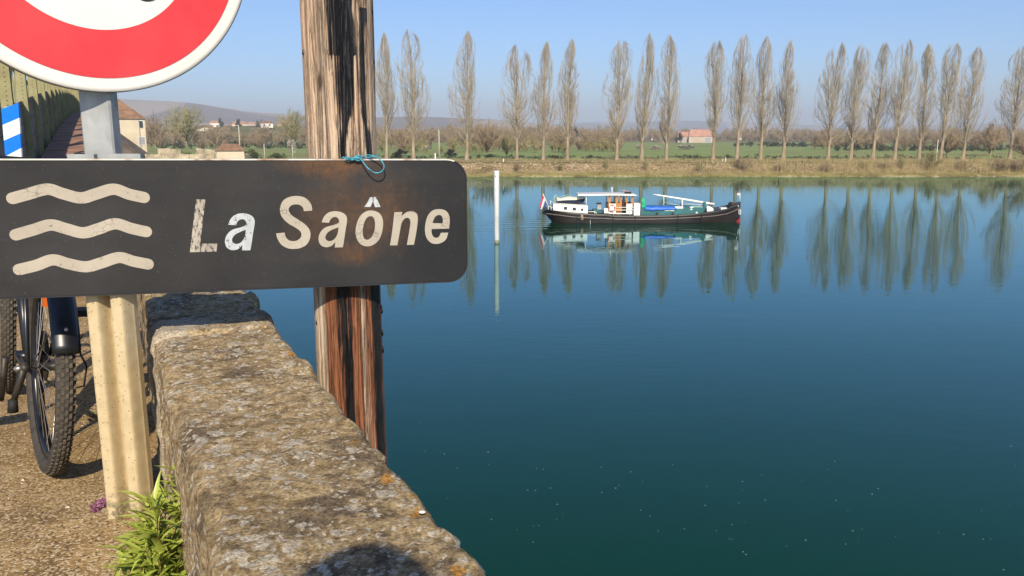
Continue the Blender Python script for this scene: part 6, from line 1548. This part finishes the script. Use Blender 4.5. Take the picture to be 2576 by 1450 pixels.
# village houses on the rise behind
VIL = [(540, 308, 26, 9), (522, 318, 30, 10), (537, 322, 34, 11), (603, 310, 40, 9), (640, 312, 36, 8), (672, 308, 30, 9), (712, 312, 30, 9), (690, 320, 16, 8), (566, 326, 20, 7), (505, 324, 18, 8), (729, 304, 22, 8), (477, 330, 16, 7), (466, 304, 8, 10)]
for k, (x, y, w, hp) in enumerate(sorted(VIL)):
    Y = 620+(k % 3)*25; p = aty(x, y+hp*.6, Y); wm = w/F*Y
    # the houses stand on the first rise of the ground: a terrace carries each of them
    gzv = plain_z(p.x, Y); h = 4.2+(k % 3)*.8
    r_ = house('village_house', '%s village house from the left, on the rise behind the hut' % ordn[k], 'house', (p.x, Y, p.z-h*.5), wm*.92, 8, h*.72, 1.7, M['white_wall'] if k % 4 != 3 else M['cream_wall'], M['pink_roof'] if k % 3 else M['rooftile'], [(-wm*.22, 1.0, 1.0, 1.2), (wm*.2, 1.0, 1.0, 1.2)] if w > 18 else (), .12, math.radians(20), 'white village houses')
# grassy rise under the village
def rise():
    xs = np.linspace(aty(300, 340, 600).x, aty(960, 340, 600).x, 60); ys = np.linspace(520, 900, 16)
    def zf(x, y):
        e = min(1, (x-xs[0])/60, (xs[-1]-x)/90); t = min(1, max(0, (y-520)/130)); return plain_z(x, y)-.3+max(0, e)*t*(10.0+3.5*t)+.4*mnoise.noise(Vector((x*.03, y*.03, 2)))*t
    structure(sheet('village_rise', xs, ys, zf, plain('rise_grass', (.13, .125, .05), .95, .3, .05)))
    return zf
zf_rise = rise()
# barn, trailer, blocks in the meadow
p = aty(1765, 352, 600); gz = plain_z(p.x, 600)
house('barn', 'long barn with a pink tiled roof in the far meadow right of the ninth poplar', 'barn', (p.x, 600, gz), 62/F*600, 9, 4.6, 5.0, plain('barn_wall', (.50, .41, .33), .9, .1, .3), M['pink_roof'], [(4.5, .2, 4.5, 3.6)], .06, math.radians(-8))
p = aty(1730, 352, 605); house('barn_annex', 'low grey annex at the left of the pink-roofed barn', 'barn', (p.x-2, 606, plain_z(p.x, 606)), 34/F*606, 8, 4.5, 3.5, plain('annex_grey', (.42, .38, .34), .9), M['pink_roof'], (), .1)
p = aty(1070, 358, 330); house('white_shed', 'long white low building left of the third poplar in the meadow', 'shed', (p.x, 330, plain_z(p.x, 330)), 26/F*330, 4, 2.2, .9, M['white_wall'], plain('pale_roof', (.60, .45, .40), .8), (), .05)
p = aty(1276, 368, 262); house('cream_box', 'small square cream building left of the fourth poplar', 'shed', (p.x, 262, plain_z(p.x, 262)), 11/F*262, 2, 2.6, .3, M['cream_wall'], M['cream_wall'], (), .2)
p = aty(1320, 355, 420); house('white_shed', 'pale flat building right of the fourth poplar', 'shed', (p.x, 420, plain_z(p.x, 420)), 26/F*420, 5, 2.6, .4, M['white_wall'], M['white_wall'], (), .05)
for k, (x, y, w) in enumerate(((1645, 322, 14), (1460, 338, 10), (2420, 328, 12), (2390, 332, 10), (2505, 331, 10), (2062, 333, 9), (2195, 331, 8), (1860, 345, 12))):
    Y = 900; p = aty(x, y, Y); house('far_house', 'tiny distant pale house on the plain, %s from the left' % ordn[sorted([1645,1460,2420,2390,2505,2062,2195,1860]).index(x)], 'house', (p.x, Y, plain_z(p.x, Y)), w/F*Y, 8, 4.0, 2.5, M['white_wall'], M['pink_roof'], (), .1, 0, 'distant houses on the plain')
# poles and small white markers on the far bank
def mast(label, x, ytop, Y, r, m, arm=False, cat='pole'):
    p = aty(x, ytop, Y); gz = gz_at(p.x, Y); root = thing('utility_pole', label, cat, (p.x, Y, gz)); mb = MB(); mb.tube([(p.x, Y, gz-.3), (p.x, Y, p.z)], [r, r*.7], 8); mb.build('shaft', m, root, True)
    mb = MB(); mb.box((p.x-(1.1 if arm else .12), Y-.08, p.z-.12), (p.x+(.1 if arm else .12), Y+.08, p.z)); mb.build('lamp_arm' if arm else 'cap', m, root)
conc = plain('concrete_pole', (.50, .45, .37), .9, .1, .5)
mast('concrete street lamp above the brown-roofed hut', 600, 315, 172, .13, conc, True, 'street lamp')
mast('pale utility pole between the second and third poplars', 1104, 328, 184, .14, conc)
mast('thin pole right of the hut', 664, 362, 172, .10, conc); mast('thin pole left of the wooden pole', 735, 365, 172, .10, conc)
for k, (x, ya, yb, Y, w) in enumerate(((1266, 400, 410, 169, .16), (1825, 398, 406, 172, .22), (1818, 401, 406, 172, .12), (1095, 386, 392, 180, .28), (2360, 352, 398, 180, .10))):
    a_, b_ = aty(x, ya, Y), aty(x, yb, Y); gz = gz_at(a_.x, Y); root = thing('white_marker_post', ['small white kilometre post by the towpath right of the third poplar', 'white post at the foot of the tenth poplar', 'tiny white marker beside the white post at the tenth poplar', 'small white plate on a stake left of the third poplar', 'thin white pole beside the nineteenth poplar'][k], 'post', (a_.x, Y, gz), 'white posts on the far bank')
    mb = MB(); mb.box((a_.x-w/2, Y-w/2, gz-.2), (a_.x+w/2, Y+w/2, a_.z-.06)); mb.build('shaft', M['bwhite'], root)
    mb = MB(); mb.box((a_.x-w/2-.02, Y-w/2-.02, a_.z-.06), (a_.x+w/2+.02, Y+w/2+.02, a_.z+.02)); mb.build('cap', M['bwhite'], root)

# ------------------------------------------------------------------ air
hzm = bpy.data.materials.new('haze'); hzm.use_nodes = True; ht_ = hzm.node_tree; ht_.nodes.remove(ht_.nodes['Principled BSDF'])
pv = ht_.nodes.new('ShaderNodeVolumePrincipled'); pv.inputs['Color'].default_value = (.80, .88, 1.0, 1); pv.inputs['Density'].default_value = 2.6e-4; pv.inputs['Anisotropy'].default_value = 0.0
ht_.links.new(pv.outputs[0], ht_.nodes['Material Output'].inputs['Volume'])
tag(MB().box((-9300, -430, -5.2), (9300, 9300, 260)).build('haze', hzm), 'thin pale haze over the river and the far plain', 'haze', kind='stuff')
